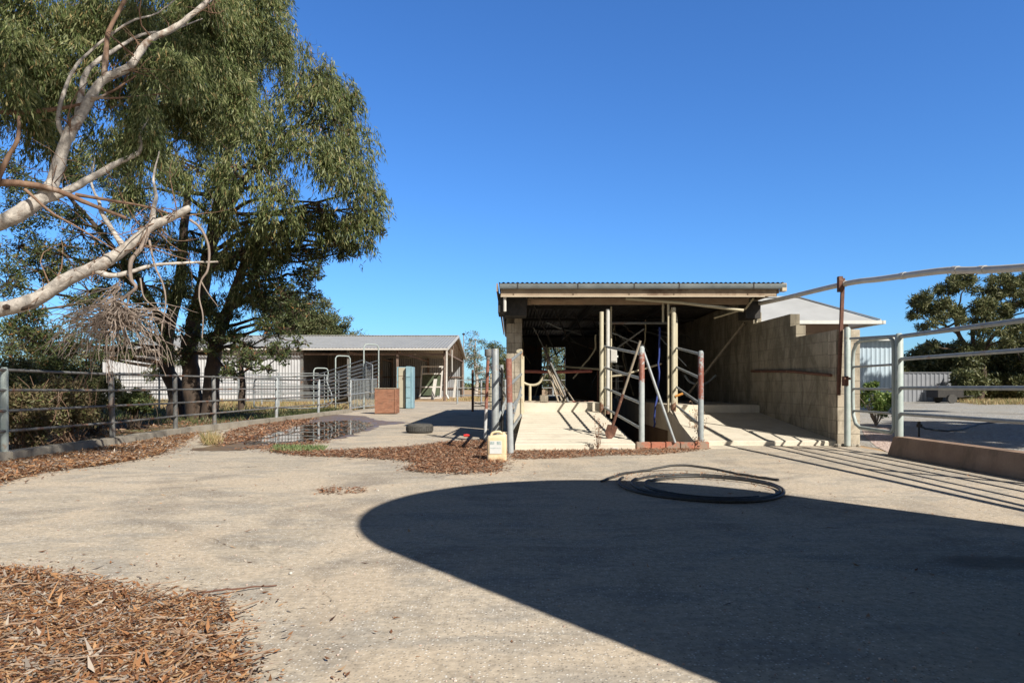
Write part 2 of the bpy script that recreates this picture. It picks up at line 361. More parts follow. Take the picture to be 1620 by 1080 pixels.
M['leaf_dry'] = leafmat('dry_shrub_leaves', [(0, (.06,.05,.025)), (.4, (.13,.10,.05)), (.7, (.20,.15,.08)), (1, (.16,.20,.07))], .2)
M['leaf_bright'] = leafmat('bright_shrub_leaves', [(0, (.05,.10,.02)), (.5, (.14,.22,.05)), (1, (.32,.38,.13))], .35)
M['grass'] = leafmat('grass_blades', [(0, (.035,.06,.02)), (.5, (.08,.11,.035)), (1, (.22,.19,.09))], .3)
M['weed'] = leafmat('green_weed', [(0, (.10,.13,.05)), (.5, (.16,.23,.08)), (.85, (.24,.31,.13)), (1, (.38,.30,.16))], .25)
M['straw'] = leafmat('straw_blades', [(0, (.30,.20,.09)), (.6, (.48,.37,.19)), (1, (.22,.26,.09))], .3)
M['litter'] = leafmat('fallen_leaves', [(0, (.08,.04,.025)), (.15, (.20,.09,.045)), (.38, (.36,.175,.08)), (.58, (.46,.26,.125)), (.70, (.50,.34,.20)), (.80, (.32,.27,.235)), (.92, (.52,.45,.37)), (1, (.11,.09,.08))], .12, .7)
M['litter2'] = leafmat('fallen_leaves_red', [(0, (.10,.05,.03)), (.3, (.24,.11,.06)), (.6, (.38,.19,.10)), (.8, (.45,.31,.21)), (1, (.20,.16,.13))], .1, .75)
M['twig'] = simple('fallen_twig', (.22,.13,.08), (.38,.28,.20), 12, .85, 0, .2)
M['littersheet'] = simple('litter_bed', (.10,.05,.028), (.22,.115,.06), 30, .95, 0, .5)
t = NT('puddle_water'); t.b.inputs['Base Color'].default_value = (.035,.022,.012,1); t.rough(.015); t.b.inputs['IOR'].default_value = 1.7
t.b.inputs['Specular IOR Level'].default_value = 1.0; t.bump(t.noise(t.pos(), 4, 2), .015, .01); M['water'] = t.m
t = NT('wet_concrete'); p = t.pos(); f = t.noise(p, 3, 6); t.color(t.ramp(f, [(.3, (.13,.085,.05)), (.7, (.21,.15,.095))])); t.rough(t.ramp(f, [(.3, .25), (.6, .6)])); t.bump(f, .1, .004); M['wet'] = t.m

# ------------------------------------------------------------------ leaf-card and tree builders
def cards(name, P, D, L, W, mat, parent=None, S=None, fold=0.0):
    """each leaf a kite-shaped face of real size: base P, direction D, length L, width W"""
    n = len(P); D = D/np.linalg.norm(D, axis=1)[:, None]
    R = RNG.normal(size=(n, 3)) if S is None else S
    X = np.cross(D, R); X /= np.linalg.norm(X, axis=1)[:, None]+1e-9
    V = np.empty((n, 4, 3)); L = L[:, None]; W = W[:, None]
    V[:, 0] = P; V[:, 1] = P+D*L*.42+X*W/2; V[:, 2] = P+D*L; V[:, 3] = P+D*L*.42-X*W/2
    if fold:
        Nn = np.cross(D, X); V[:, 2] += Nn*L*fold*RNG.uniform(-1, 1, (n, 1)); V[:, 0] += Nn*L*fold*RNG.uniform(-1, 1, (n, 1))
    org = np.array(WORLD[parent.name]) if parent is not None else np.zeros(3)
    V = (V.reshape(-1, 3)-org)
    me = bpy.data.meshes.new(name); me.vertices.add(4*n); me.vertices.foreach_set('co', V.ravel())
    me.loops.add(4*n); me.loops.foreach_set('vertex_index', np.arange(4*n)); me.polygons.add(n)
    me.polygons.foreach_set('loop_start', np.arange(n)*4); me.polygons.foreach_set('loop_total', np.full(n, 4)); me.update()
    me.materials.append(mat); o = bpy.data.objects.new(name, me); C.objects.link(o)
    if parent is not None: o.parent = parent
    WORLD[o.name] = Vector(org)
    return o
def inball(n):
    d = RNG.normal(size=(n, 3)); d /= np.linalg.norm(d, axis=1)[:, None]
    return d*RNG.uniform(.15, 1, (n, 1))**.5
def subs(c, r, k):
    return np.array(c)+inball(k)*np.array([r, r, r*.8])
def weeping(c, r, k, strands, per, slen, ll, lw, srad=.45):
    """pendulous foliage: strands hanging from sub-clusters"""
    sc = subs(c, r, k); P = []; D = []
    idx = RNG.integers(0, k, strands)
    st = sc[idx]+inball(strands)*r*srad*np.array([1, 1, .7])
    out = st-np.array(c); out[:, 2] = 0; out /= np.linalg.norm(out, axis=1)[:, None]+1e-6
    sd = np.array([0, 0, -1.])+out*.25+RNG.normal(size=(strands, 3))*.13
    ln = slen*RNG.uniform(.4, 1.2, strands)
    tt = RNG.uniform(0, 1, (strands, per))
    Pp = st[:, None, :]+sd[:, None, :]*(tt*ln[:, None])[:, :, None]+RNG.normal(size=(strands, per, 3))*.035
    Dd = sd[:, None, :]+RNG.normal(size=(strands, per, 3))*.36
    n = strands*per
    return Pp.reshape(n, 3), Dd.reshape(n, 3), ll*RNG.uniform(.6, 1.25, n), lw*RNG.uniform(.7, 1.3, n), sc
def bushy(c, r, k, n, ll, lw, srad=.35, flat=.8):
    sc = subs(c, r, k); idx = RNG.integers(0, k, n)
    P = sc[idx]+inball(n)*r*srad*np.array([1, 1, flat])
    D = RNG.normal(size=(n, 3))+np.array([0, 0, .1])
    return P, D, ll*RNG.uniform(.6, 1.3, n), lw*RNG.uniform(.7, 1.3, n), sc
def curve(a, b, bend=.12, n=6, sag=0.0):
    a = np.array(a, float); b = np.array(b, float); L = np.linalg.norm(b-a); off = RNG.normal(size=3)*bend*L
    return [tuple(a+(b-a)*t+off*math.sin(math.pi*t)+np.array([0, 0, sag*L*math.sin(math.pi*t)])+RNG.normal(size=3)*L*.012*(0 < t < 1)) for t in np.linspace(0, 1, n)]
def wobble(pts, amt, sub=4):
    """catmull-rom through the points with a little irregularity"""
    p = [np.array(x, float) for x in pts]; p = [2*p[0]-p[1]]+p+[2*p[-1]-p[-2]]; out = []
    for i in range(1, len(p)-2):
        for j in range(sub):
            t = j/sub; a, b, c, d = p[i-1], p[i], p[i+1], p[i+2]
            out.append(.5*((2*b)+(-a+c)*t+(2*a-5*b+4*c-d)*t*t+(-a+3*b-3*c+d)*t**3)+RNG.normal(size=3)*amt)
    out.append(p[-2]); return [tuple(x) for x in out]
def lerp_r(r0, r1, n, e=1.0): return [r0+(r1-r0)*(i/(n-1))**e for i in range(n)]

def tree(name, label, cat, trunks, clusters, style, leafm, barkm, limb_r=.05, group=None, dens=1.0, ll=.16, lw=.022, ksub=7, twig=True, limbm=None):
    """trunks: list of (points, r0, r1); clusters: list of (centre, radius)"""
    base = Vector(trunks[0][0][0])
    T = thing(name, label, cat, (base.x, base.y, base.z), group)
    mb = MB(); nodes = []
    for pts, r0, r1 in trunks:
        q = wobble(pts, r0*.08, 4); mb.tube(q, lerp_r(r0, r1, len(q), .8), 12)
        # root flare
        b = q[0]
        nodes += [(np.array(x), r0+(r1-r0)*(i/len(q))) for i, x in enumerate(q) if i > len(q)*.3]
    Ps = []; Ds = []; Ls = []; Ws = []; tw = MB()
    for ci, (c, r) in enumerate(clusters):
        c = np.array(c, float)
        # limb from the nearest lower trunk node
        best = min(nodes, key=lambda nd: np.linalg.norm(nd[0]-c)+max(0, nd[0][2]-c[2]+.3*r)*2.0)
        q = curve(best[0], c, .10, 8, .05); rr = min(best[1]*.6, limb_r*(1+.5*r))
        mb.tube(q, lerp_r(rr, rr*.3, len(q)), 7)
        if style == 'weep':
            P, D, L, W, sc = weeping(c, r, ksub, int(150*dens*r*r), 14, .9*r**.4, ll, lw)
        else:
            P, D, L, W, sc = bushy(c, r, ksub+4, int(1700*dens*r*r), ll, lw)
        Ps.append(P); Ds.append(D); Ls.append(L); Ws.append(W)
        if twig:
            for s_ in sc:
                q2 = curve(c, s_, .12, 5); tw.tube(q2, lerp_r(rr*.32, rr*.08, 5), 5, False)
                for _ in range(5):
                    e = s_+RNG.normal(size=3)*r*.22; tw.tube(curve(s_, e, .2, 4), lerp_r(rr*.12, rr*.04, 4), 4, False)
    mb.build('trunk', barkm, T, smooth=True)
    if twig: tw.build('branches', limbm or barkm, T, smooth=True)
    cards('crown', np.vstack(Ps), np.vstack(Ds), np.hstack(Ls), np.hstack(Ws), leafm, T, fold=.12)
    return T
def cl(px, py, rp, Y): v = at(px, py, Y); return ((v.x, v.y, v.z), rp*Y/F)

# ------------------------------------------------------------------ setting: ground
PX0, PX1, PY0, PY1 = 1.96, 3.56, 11.05, 24.0       # the milking pit: a hole in the ground sheets
def sheet_with_hole(name, xs, ys, z, m, kind=True):
    mb = MB(); xs = sorted(set(xs+[PX0, PX1])); ys = sorted(set(ys+[PY0, PY1]))
    nx = len(xs); vs = [(x, y, z) for y in ys for x in xs]; fs = []
    for j in range(len(ys)-1):
        for i in range(nx-1):
            if xs[i] >= PX0 and xs[i+1] <= PX1 and ys[j] >= PY0 and ys[j+1] <= PY1: continue
            a = j*nx+i; fs.append((a, a+1, a+nx+1, a+nx))
    mb.add(vs, fs); return struct(mb.build(name, m))
sheet_with_hole('ground', [-900, -60, 60, 900], [-60, 0, 60, 1500], 0.0, M['dirt'])
sheet_with_hole('yard', [-6.75, 5.75], [-12, 47], 0.004, M['yard'])
def sheet(name, poly, z, m, kind='structure', label=None, cat=None):
    mb = MB(); mb.add([(x, y, z) for x, y in poly], [tuple(range(len(poly)))]); o = mb.build(name, m)
    o['kind'] = kind
    return o
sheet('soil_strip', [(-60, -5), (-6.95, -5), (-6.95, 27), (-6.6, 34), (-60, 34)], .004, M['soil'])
sheet('gravel_driveway', [(5.95, -12), (60, -12), (60, 24), (46, 40), (22, 52), (15, 47), (5.95, 27)], .004, M['gravel'])
sheet('pebble_bed', [gp(1362, 676), gp(1405, 676), gp(1418, 700), gp(1405, 716), gp(1385, 706), gp(1368, 690)], .009, M['pebbles'])
# pit
mb = MB(); d = .95
mb.add([(PX0,PY0,.0),(PX1,PY0,.0),(PX1,PY1,.0),(PX0,PY1,.0),(PX0,PY0,-d),(PX1,PY0,-d),(PX1,PY1,-d),(PX0,PY1,-d)],
       [(4,5,6,7),(0,4,5,1),(1,5,6,2),(2,6,7,3),(3,7,4,0)])
struct(mb.build('milking_pit', M['pitc']))
# ramps: profile in (Y,Z) with grooves, swept along X
def ramp_prof(y0, z0, y1, z1, n, gw=.09, gd=.04):
    pr = [(y0, 0.0), (y0, z0-.012), (y0+.012, z0)]; s = (z1-z0)/(y1-y0)
    for i in range(1, n):
        y = y0+(y1-y0)*i/n; z = z0+s*(y-y0)
        pr += [(y-gw/2, z), (y-gw/4, z-gd), (y+gw/4, z-gd), (y+gw/2, z)]
    return pr+[(y1, z1), (y1, 0.0)]
def swept_ramp(name, prof, xl0, xr0, xl1, xr1, y0, y1, m):
    """sides may lean: left/right X at the front (y0) and at the back (y1)"""
    n = len(prof); vs = []; 
    for side in (0, 1):
        for y, z in prof:
            k = (y-y0)/(y1-y0); x = (xl0+(xl1-xl0)*k) if side == 0 else (xr0+(xr1-xr0)*k)
            vs.append((x, y, z))
    fs = [(i, (i+1) % n, n+(i+1) % n, n+i) for i in range(n)]
    # side walls as quads between top and base
    mb = MB(); mb.add(vs, fs)
    for side in (0, 1):
        off = side*n
        top = list(range(1, n-1)); mb.f.append(tuple(off+i for i in ([0]+top+[n-1]))) 
    return mb.build(name, m)
struct(swept_ramp('left_ramp', ramp_prof(10.8, .10, 15.0, .472, 15), .05, 1.95, .25, 1.95, 10.8, 15.0, M['ramp']))
struct(swept_ramp('right_ramp', ramp_prof(11.6, .085, 15.2, .43, 9, .02, .008), 3.22, 5.52, 3.72, 5.52, 11.6, 15.2, M['ramp']))
mb = MB().prism([(2.98, 11.15), (3.218, 11.15), (3.716, 15.2), (3.47, 15.2)], -.9, [.11, .10, .50, .53]); mb.prism([(3.219, 11.04), (3.7, 11.04), (3.7, 11.6), (3.219, 11.6)], -.9, [.012]*4); struct(mb.build('pit_edge', M['ramp']))
# floors of the shed
mb = MB(); mb.box(.0, 1.955, 15.0, 27, .0, .652); struct(mb.build('shed_floor', M['ramp'], bevel=.01))
mb = MB(); mb.box(3.56, 5.52, 15.2, 27, .0, .60); struct(mb.build('shed_floor', M['ramp'], bevel=.01))
# loose skirt of ground in front of the right ramp post
# red brick course closing the pit
bw = thing('brick_course', 'low course of red bricks across the pit mouth between the ramps', 'brick kerb', (2.5, 11.0, 0))
for i in range(5):
    x = 2.0+i*.235
    o = MB().box(x, x+.225, 10.95, 11.06, .005, .118+random.uniform(-.006, .006)).build('brick', M['brick'], bw, bevel=.008)

# ------------------------------------------------------------------ the milking shed
RZ = 3.17
shed = thing('milking_shed', 'open fronted milking shed with cream fascia, grey gutter and dark interior', 'shed', (2.7, 15.6, 0))
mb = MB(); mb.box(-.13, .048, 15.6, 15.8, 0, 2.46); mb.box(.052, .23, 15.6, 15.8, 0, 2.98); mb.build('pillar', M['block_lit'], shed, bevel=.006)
MB().box(-.13, .06, 15.803, 27, 0, 2.9).build('wall', M['block'], shed)
mb = MB(); mb.box(5.513, 5.70, 15.6, 15.8, 0, 2.70); mb.box(5.513, 5.70, 15.803, 27, 0, 3.03); mb.build('wall', M['block'], shed)
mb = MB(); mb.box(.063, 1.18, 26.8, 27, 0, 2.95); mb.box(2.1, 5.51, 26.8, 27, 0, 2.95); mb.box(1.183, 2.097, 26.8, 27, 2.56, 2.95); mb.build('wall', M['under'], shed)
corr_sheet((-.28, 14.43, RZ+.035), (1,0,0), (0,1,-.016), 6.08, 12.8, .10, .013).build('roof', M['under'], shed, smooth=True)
for i in range(5): MB().bar((-.2, 14.75+.15+i*2.9, RZ-.06-.035*i), (5.74, 14.9+i*2.9, RZ-.06-.035*i), .05, .08).build('purlin', M['dark'], shed)
for x in (1.95, 3.7): MB().bar((x, 15.3, RZ-.17), (x, 26.8, RZ-.31), .06, .12).build('rafter', M['dark'], shed)
# gutter (half-round), with joint straps, sagging a touch
prof = [(-.055, .10), (-.055, .03), (-.03, .0), (.03, .0), (.05, .03), (.05, .11), (.045, .11), (.044, .035), (.028, .008), (-.028, .008), (-.048, .035), (-.048, .1)]
mb = MB(); mb.extrude(prof, (0, 14.45, 3.075), (0,1,0), (0,0,1), (-.26,0,0), (5.79,0,0)); gut = mb.build('gutter', M['zinc_front'], shed, smooth=True)
for x in (.12, 1.39, 2.58, 3.53, 5.1): MB().box(x-.012, x+.012, 14.388, 14.394, 3.07, 3.19).build('strap', M['dark'], gut)
mb = MB(); mb.box(-.24, 5.63, 14.51, 14.55, 2.925, 3.10); mb.build('fascia', M['cream_weathered'], shed, bevel=.004)
MB().box(-.24, 5.36, 14.46, 14.507, 2.908, 2.93).build('fascia_trim', M['cream_trim'], shed)
MB().box(5.70, 5.80, 14.40, 14.56, 3.02, 3.19).build('barge_cap', M['cream_trim'], shed, bevel=.005)
MB().box(5.66, 5.698, 14.56, 27, 3.0, 3.12).build('barge_board', M['cream_t'], shed)
MB().box(-.33, -.30, 14.45, 26.5, 3.02, 3.19).build('barge_board', M['cream_t'], shed)
MB().box(.34, 5.2, 14.99, 15.05, 2.81, 2.955).build('lintel', M['cream_t'], shed, bevel=.004)
mb = MB(); mb.box(.42, 1.55, 14.90, 14.985, 2.86, 2.92); mb.box(.38, 1.60, 14.925, 14.986, 2.92, 2.945); mb.build('light_batten', M['cream_t'], shed, bevel=.006)
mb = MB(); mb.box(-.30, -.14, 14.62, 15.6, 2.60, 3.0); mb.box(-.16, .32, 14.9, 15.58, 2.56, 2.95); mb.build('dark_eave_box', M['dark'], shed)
MB().tube([(-.155, 14.55, 3.06), (-.155, 14.55, 2.61)], .035, 12).build('downpipe', M['white'], shed, smooth=True)
mb = MB(); mb.box(5.17, 5.50, 15.1, 15.6, 2.52, 2.9); mb.build('bracket', M['dark'], shed)
mb = MB(); mb.tube([(5.5, 15.45, 2.68), (5.44, 15.2, 2.42)], .03, 8); mb.build('stay', M['cream'], shed)
# slanting pipes under the eaves
MB().tube([at(990, 472, 14.8), at(1080, 479, 14.75), at(1176, 491, 14.7)], .035, 10).build('eave_pipe', M['cream'], shed, smooth=True)
MB().tube([at(1130, 503, 15.6), at(1180, 488, 15.0), at(1192, 472, 14.7)], .022, 8).build('stay', M['cream'], shed, smooth=True)
# interior: framing, pipes, bails
inr = MB()
for i in range(6):
    x = .5+.55*i
    inr.bar((x, 16+i*.8, 2.92), (x+.7, 18+i*.8, 1.8), .03, .03)
inr.build('bracing', M['dark'], shed)
MB().tube([(.15, 16.2, 1.38), (1.0, 16.4, 1.36), (1.93, 16.5, 1.39)], .04, 8).build('rump_rail', M['redsteel'], shed, smooth=True)
MB().tube([(1.2, 18.0, 1.55), (2.5, 17.0, 1.42), (2.2, 16.2, 1.40)], .025, 8).build('milk_line', M['cream'], shed, smooth=True)
mb = MB(); mb.tube(wobble([(.18, 16.0, 1.15), (.4, 16.0, 1.05), (.62, 16.0, 1.08), (.78, 16.0, 1.3)], 0, 4), .03, 8); mb.tube([(.42, 16.0, .66), (.42, 16.0, 1.05)], .035, 8); mb.build('bail_post', M['cream'], shed, smooth=True)
mb = MB(); mb.tube(wobble([(4.4, 17.4, 1.3), (4.55, 17.4, 1.12), (4.9, 17.4, 1.08), (5.2, 17.4, 1.3)], 0, 4), .03, 8); mb.tube([(4.8, 17.4, .6), (4.8, 17.4, 1.08)], .035, 8); mb.build('bail_post', M['galv'], shed, smooth=True)
MB().bar((4.5, 17.6, .75), (5.45, 16.0, 2.5), .05, .04).build('wall_brace', M['wood'], shed)
MB().tube([(3.6, 15.6, 2.46), (2.3, 15.6, 2.46), (1.98, 15.6, 2.46)], .03, 8).build('overhead_pipe', M['galv_dark'], shed, smooth=True)
MB().tube([(3.5, 16.0, 1.55), (2.6, 15.9, 1.28), (2.1, 16.1, 1.22)], .025, 8).build('overhead_pipe', M['cream'], shed, smooth=True)
MB().tube([(3.0, 15.5, 2.32), (2.2, 16.5, 1.7)], .022, 8).build('overhead_pipe', M['galv_dark'], shed, smooth=True)
MB().tube(wobble([(3.35, 15.5, 2.35), (3.33, 15.5, 1.7), (3.30, 15.4, 1.0), (3.2, 15.3, .45), (3.18, 15.3, .1)], .006, 4), .022, 8).build('hose', M['bluehose'], shed, smooth=True)
mb = MB()
for k in range(4): mb.box(2.62, 2.98, 18.3+.02*k, 18.32+.02*k, .95+.2*k, .965+.2*k)
mb.box(2.78, 2.80, 18.28, 18.29, .7, 1.6); mb.build('wall_rack', M['white'], shed)
mb = MB(); mb.box(.07, .25, 15.08, 15.35, .654, .80); o = mb.build('loose_block', M['block_lit'], shed, bevel=.006)
# glass-less rear door frame bars
for k in range(30):      # old plumbing, droppers and hoses left in the bays
    x = random.uniform(2.1, 5.2) if k % 3 else random.uniform(.3, 1.8); y = random.uniform(16.2, 22); z = random.uniform(2.2, 2.9)
    q = [(x, y, z), (x+random.gauss(0, .08), y, z-.5), (x+random.gauss(0, .25), y+.1, z-random.uniform(.8, 1.6))] if k % 2 else [(x, y, z), (x+random.uniform(.3, 1.2), y+random.uniform(-.5, .5), z-random.uniform(.1, .9))]
    MB().tube(wobble(q, .01, 4), random.uniform(.009, .024), 6).build('hose' if k % 2 else 'pipe', M[('galv', 'cream', 'galv_dark', 'black')[k % 4]], shed, smooth=True)
for k in range(5): MB().tube([(2.2+.22*k, 17.5+.3*k, .62), (2.2+.22*k, 17.5+.3*k, 1.5+.1*(k % 2))], .02, 6).build('pipe', M['galv' if k % 2 else 'rust'], shed)
for k in range(7):
    x, y = random.uniform(.4, 1.8), random.uniform(15.1, 15.6); a_ = random.uniform(-.5, .5)
    MB().bar((x-.12, y, .675), (x+.12, y+a_*.2, .68), random.uniform(.02, .05), .02).build('rubbish', M[('wood', 'rust', 'redsteel')[k % 3]], shed)
for x in (1.38, 1.56): MB().bar((x, 26.7, 2.1), (x, 26.7, 2.56), .02, .02).build('door_bar', M['dark'], shed)
MB().bar((1.18, 26.72, 2.0), (2.1, 26.72, 2.52), .04, .04).build('door_brace', M['dark'], shed); MB().tube([(1.18, 27.3, 1.1), (2.1, 27.3, 1.1)], .02, 6).build('door_rail', M['galv'], shed)

# steel posts at the pit
def pipepost(name, label, pts, r, m, grp=None, cat='post'):
    return MB().tube(pts, r, 14).solo(name, m, label, cat, grp, smooth=True)
zr = zrust('cream_post_rusted_foot', (.44,.40,.29), (.54,.49,.36), -.1, .60, (.20,.09,.05))
zr2 = zrust('white_post_rusted_foot', (.46,.45,.42), (.57,.56,.52), -.1, .56, (.20,.09,.05))
G = 'steel posts standing at the head of the pit'
pipepost('steel_post', 'thick cream post at left head of the pit, nearest the left ramp', [(1.93, 14.72, .42), (1.93, 14.72, 2.62)], .046, zr, G)
pipepost('steel_post', 'slimmer white post close beside the thick cream post left of the pit', [(2.07, 14.75, .42), (2.07, 14.75, 2.68)], .042, zr2, G)
pipepost('steel_post', 'thin pale conduit post behind the grey switch box', [(2.22, 15.3, .3), (2.22, 15.3, 2.8)], .02, M['cream'], G)
pipepost('steel_post', 'thick cream post with rusted foot at right head of the pit', [(3.50, 14.8, .40), (3.50, 14.8, 2.72)], .052, zr, G)
pipepost('steel_post', 'thin white square post left of the thick cream post, right head of the pit', [(3.40, 14.85, .45), (3.40, 14.85, 2.84)], .026, M['cream'], G)
pipepost('steel_post', 'short pale hanging pipe above the blue hose', [(3.32, 15.0, 2.42), (3.32, 15.0, 2.84)], .026, M['cream'], G)

# handrails
def handrail(label, a, b, znear, zfar, ntop, ftop, nm, fm, bend=None):
    """a,b = (x,y) of near and far posts; rails between"""
    T = thing('handrail', label, 'handrail', (a[0], a[1], 0), 'pipe handrails beside the ramps')
    MB().tube([(a[0], a[1], .0), (a[0], a[1], ntop-.03), (a[0], a[1], ntop)], [.045, .045, .03], 14).build('post', nm, T, smooth=True)
    if bend: MB().tube(bend, .04, 12).build('post', fm, T, smooth=True)
    else: MB().tube([(b[0], b[1], .3), (b[0], b[1], ftop)], .04, 12).build('post', fm, T, smooth=True)
    for zn, zf in zip(znear, zfar):
        MB().tube([(a[0], a[1], zn), (b[0], b[1], zf)], .024, 10).build('rail', M['galv'], T, smooth=True)
    return T
nz1 = zrust('pipe_half_red', (.29,.33,.33), (.40,.43,.42), 1.02, 1.48, (.30,.115,.075))
nz2 = zrust('pipe_red_side', (.22,.25,.26), (.32,.35,.35), .92, 1.40, (.27,.085,.055))
nz3 = zrust('pipe_red_top', (.30,.32,.33), (.40,.42,.42), .70, 2.0, (.30,.115,.08))
handrail('handrail of four galvanised rails along left side of the pit, spade leaning on it', (2.1, 11.05), (2.0, 14.9), (1.53,1.13,.73,.32), (1.89,1.43,.99,.56), 1.66, 1.9, nz1, M['cream'])
bend = [(3.60, 15.0, .40), (3.60, 15.0, 2.5), (3.585, 15.0, 2.59), (3.54, 15.0, 2.64), (3.48, 15.0, 2.655), (3.42, 15.0, 2.65)]
handrail('handrail on right side of the pit whose far post hooks over at the top', (3.07, 11.1), (3.60, 15.0), (1.53,1.14,.72,.38), (1.86,1.44,1.01,.6), 1.59, 1.9, nz2, M['cream'], bend)
T = thing('handrail', 'short steep handrail with red topped near post at left edge of left ramp', 'handrail', (-.04, 10.1, 0), 'pipe handrails beside the ramps')
MB().tube([(-.02, 10.1, 0), (-.05, 10.1, 1.42)], .046, 14).build('post', nz3, T, smooth=True)
mb = MB(); mb.tube(wobble([(.20, 14.4, .3), (.20, 14.4, 1.62), (.17, 14.25, 1.75), (.12, 13.4, 1.70)], 0, 4), .035, 10); mb.build('post', M['cream'], T, smooth=True)
MB().tube([(.235, 14.7, .3), (.235, 14.7, 1.66)], .03, 10).build('post', M['cream'], T, smooth=True)
for zn, zf in ((1.38,1.74),(1.03,1.28),(.66,.84),(.33,.42)): MB().tube([(-.03, 10.12, zn), (.2, 14.5, zf)], .026, 10).build('rail', M['galv'], T, smooth=True)
for zn, zf in ((.98,.60),): MB().tube([(-.03, 10.15, .40), (.2, 14.4, 1.0)], .02, 8).build('rail', M['galv'], T, smooth=True)

pipepost('leaning_pipe', 'galvanised pipe leaning from the left handrail post down to the red bricks', [at(1017, 553, 11.12), at(1068, 700, 10.93)], .022, M['galv'], None, 'pipe')
# shovel
sh = thing('spade', 'long wooden handled spade with rusty blade leaning on the pit handrail', 'spade', (1.6, 11.4, .15))
a = at(1013, 539, 11.0); b = Vector((1.66, 11.27, .36)); dv = (b-a).normalized()
k0 = a+dv*((b-a).length*.62)
MB().tube([a, k0, b], [.02, .02, .02], 10).build('handle', M['wood'], sh, smooth=True)
mb = MB(); mb.tube([k0, b+dv*.05], [.025, .024], 10); side = dv.cross(Vector((0,1,0))).normalized(); nr = dv.cross(side)
def P(s_, d_, q=0): return b+dv*d_+side*s_+nr*q
vs = []
for q in (0, .006):
    for s_, d_, bow in ((-.10,0,.0),(-.04,-.02,.015),(.04,-.02,.015),(.10,0,.0),(.10,.2,.0),(.06,.29,.01),(0,.32,.02),(-.06,.29,.01),(-.10,.2,.0)):
        vs.append(P(s_*.85, d_*.72, q+bow))
n = 9; mb.add(vs, [tuple(range(n-1,-1,-1)), tuple(range(n, 2*n))]+[(i,(i+1)%n,n+(i+1)%n,n+i) for i in range(n)])
mb.build('blade', M['rust'], sh)
# switch box
sb = thing('switch_box', 'pale grey switch box fixed to the thin conduit post beside the pit', 'switch box', (2.26, 15.2, 1.5))
MB().box(2.18, 2.33, 15.14, 15.26, 1.54, 1.86).build('box_body', M['greyplastic'], sb, bevel=.01)
MB().box(2.19, 2.32, 15.12, 15.137, 1.57, 1.83).build('lid', M['white'], sb, bevel=.005)
MB().box(2.335, 2.36, 15.17, 15.21, 1.66, 1.70).build('switch', M['greyplastic'], sb)
# leaning pipes & boards inside doorway
Gp = 'lengths of pipe leaning inside the shed doorway'
for i, (x0, x1, z1, lab) in enumerate(((.72, 1.25, 1.95, 'longest dark pipe leaning left inside the shed doorway'), (.80, 1.02, 1.5, 'leftmost short grey pipe of the leaning bunch in the doorway'),
        (.85, 1.10, 1.45, 'second short grey pipe of the leaning bunch in the doorway'), (.86, 1.16, 1.50, 'third short grey pipe of the leaning bunch, nearest its middle'), (.83, 1.34, 1.62, 'grey board leaning right at the doorway, foot furthest right'))):
    MB().bar((x0+.02, 16.1, z1), (x1-.0+.05*i*.3, 15.15+.04*i, .66), .035 if i else .045, .03).solo('leaning_pipe', M['galv_dark'] if i == 0 else M['wood'], lab, 'pipe', Gp)
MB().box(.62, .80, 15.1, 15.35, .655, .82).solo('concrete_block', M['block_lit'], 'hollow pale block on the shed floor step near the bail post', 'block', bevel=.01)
pipepost('orange_bar', 'short orange bar lying by the thick right pit post', [(3.53, 14.75, .80), (3.68, 14.7, .86)], .025, M['orange'], None, 'bar')

# ------------------------------------------------------------------ wing wall
ww = thing('block_wall', 'stepped grey block wall running forward from right side of the shed', 'wall', (5.6, 13.5, 0))
MB().box(5.51, 5.70, 13.52, 15.598, 0, 2.445).build('wall_upper', M['block'], ww, bevel=.004)
mb = MB(); mb.box(5.512, 5.702, 11.9, 13.25, 0, 1.97); mb.box(5.511, 5.701, 13.252, 13.518, 0, 2.20); mb.build('wall_lower', M['block'], ww, bevel=.004)
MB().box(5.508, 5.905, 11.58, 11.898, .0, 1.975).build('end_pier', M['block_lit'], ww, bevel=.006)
MB().tube([(5.42, 11.6, 1.20), (5.44, 13.2, 1.30), (5.44, 15.5, 1.36)], .028, 8).build('wall_rail', M['rust'], ww, smooth=True)
MB().tube(wobble([(5.60, 11.56, 2.0), (5.56, 11.555, 2.0), (5.555, 11.55, 1.9), (5.555, 11.55, .95)], 0, 3), .014, 6).build('conduit', M['white'], ww, smooth=True)
# broken footing
mb = MB()
for k in range(16):
    x = 5.35+.5*random.random(); y = 11.38+.14*random.random(); s_ = random.uniform(.02, .055)
    mb.lathe((x, y, .0), [(s_*.8, 0), (s_, s_*.5), (s_*.6, s_*1.1)], 6)
mb.solo('rubble', M['kerb'], 'broken lumps of concrete at foot of the block wall pier', 'rubble')

# right fence and gate, kerb
fx = 5.62
fn = thing('pipe_fence', 'pale pipe fence with four rails running along the low concrete kerb wall', 'fence', (fx, 9.9, .28))
MB().tube([(5.66, 9.98, .27), (5.66, 9.98, 1.76), (5.66, 9.98, 1.785)], [.055, .055, .03], 16).build('post', M['pale'], fn, smooth=True)
MB().tube([(5.66, 6.6, .27), (5.66, 6.6, 1.76)], .05, 14).build('post', M['pale'], fn, smooth=True)
MB().tube([(5.66, 3.45, .27), (5.66, 3.45, 1.76)], .05, 14).build('post', M['pale'], fn, smooth=True)
for z, r in ((1.735,.032),(1.405,.026),(.985,.028),(.61,.028)):
    MB().tube([(5.65, 3.42, z+.01), (5.64, 5.2, z-.012), (5.65, 7.2, z+.004), (5.66, 9.98, z)], r, 10).build('rail', M['galv'], fn, smooth=True)
gt = thing('pipe_gate', 'galvanised pipe gate with rounded corners between wall pier and kerb', 'gate', (5.6, 11.2, 0))
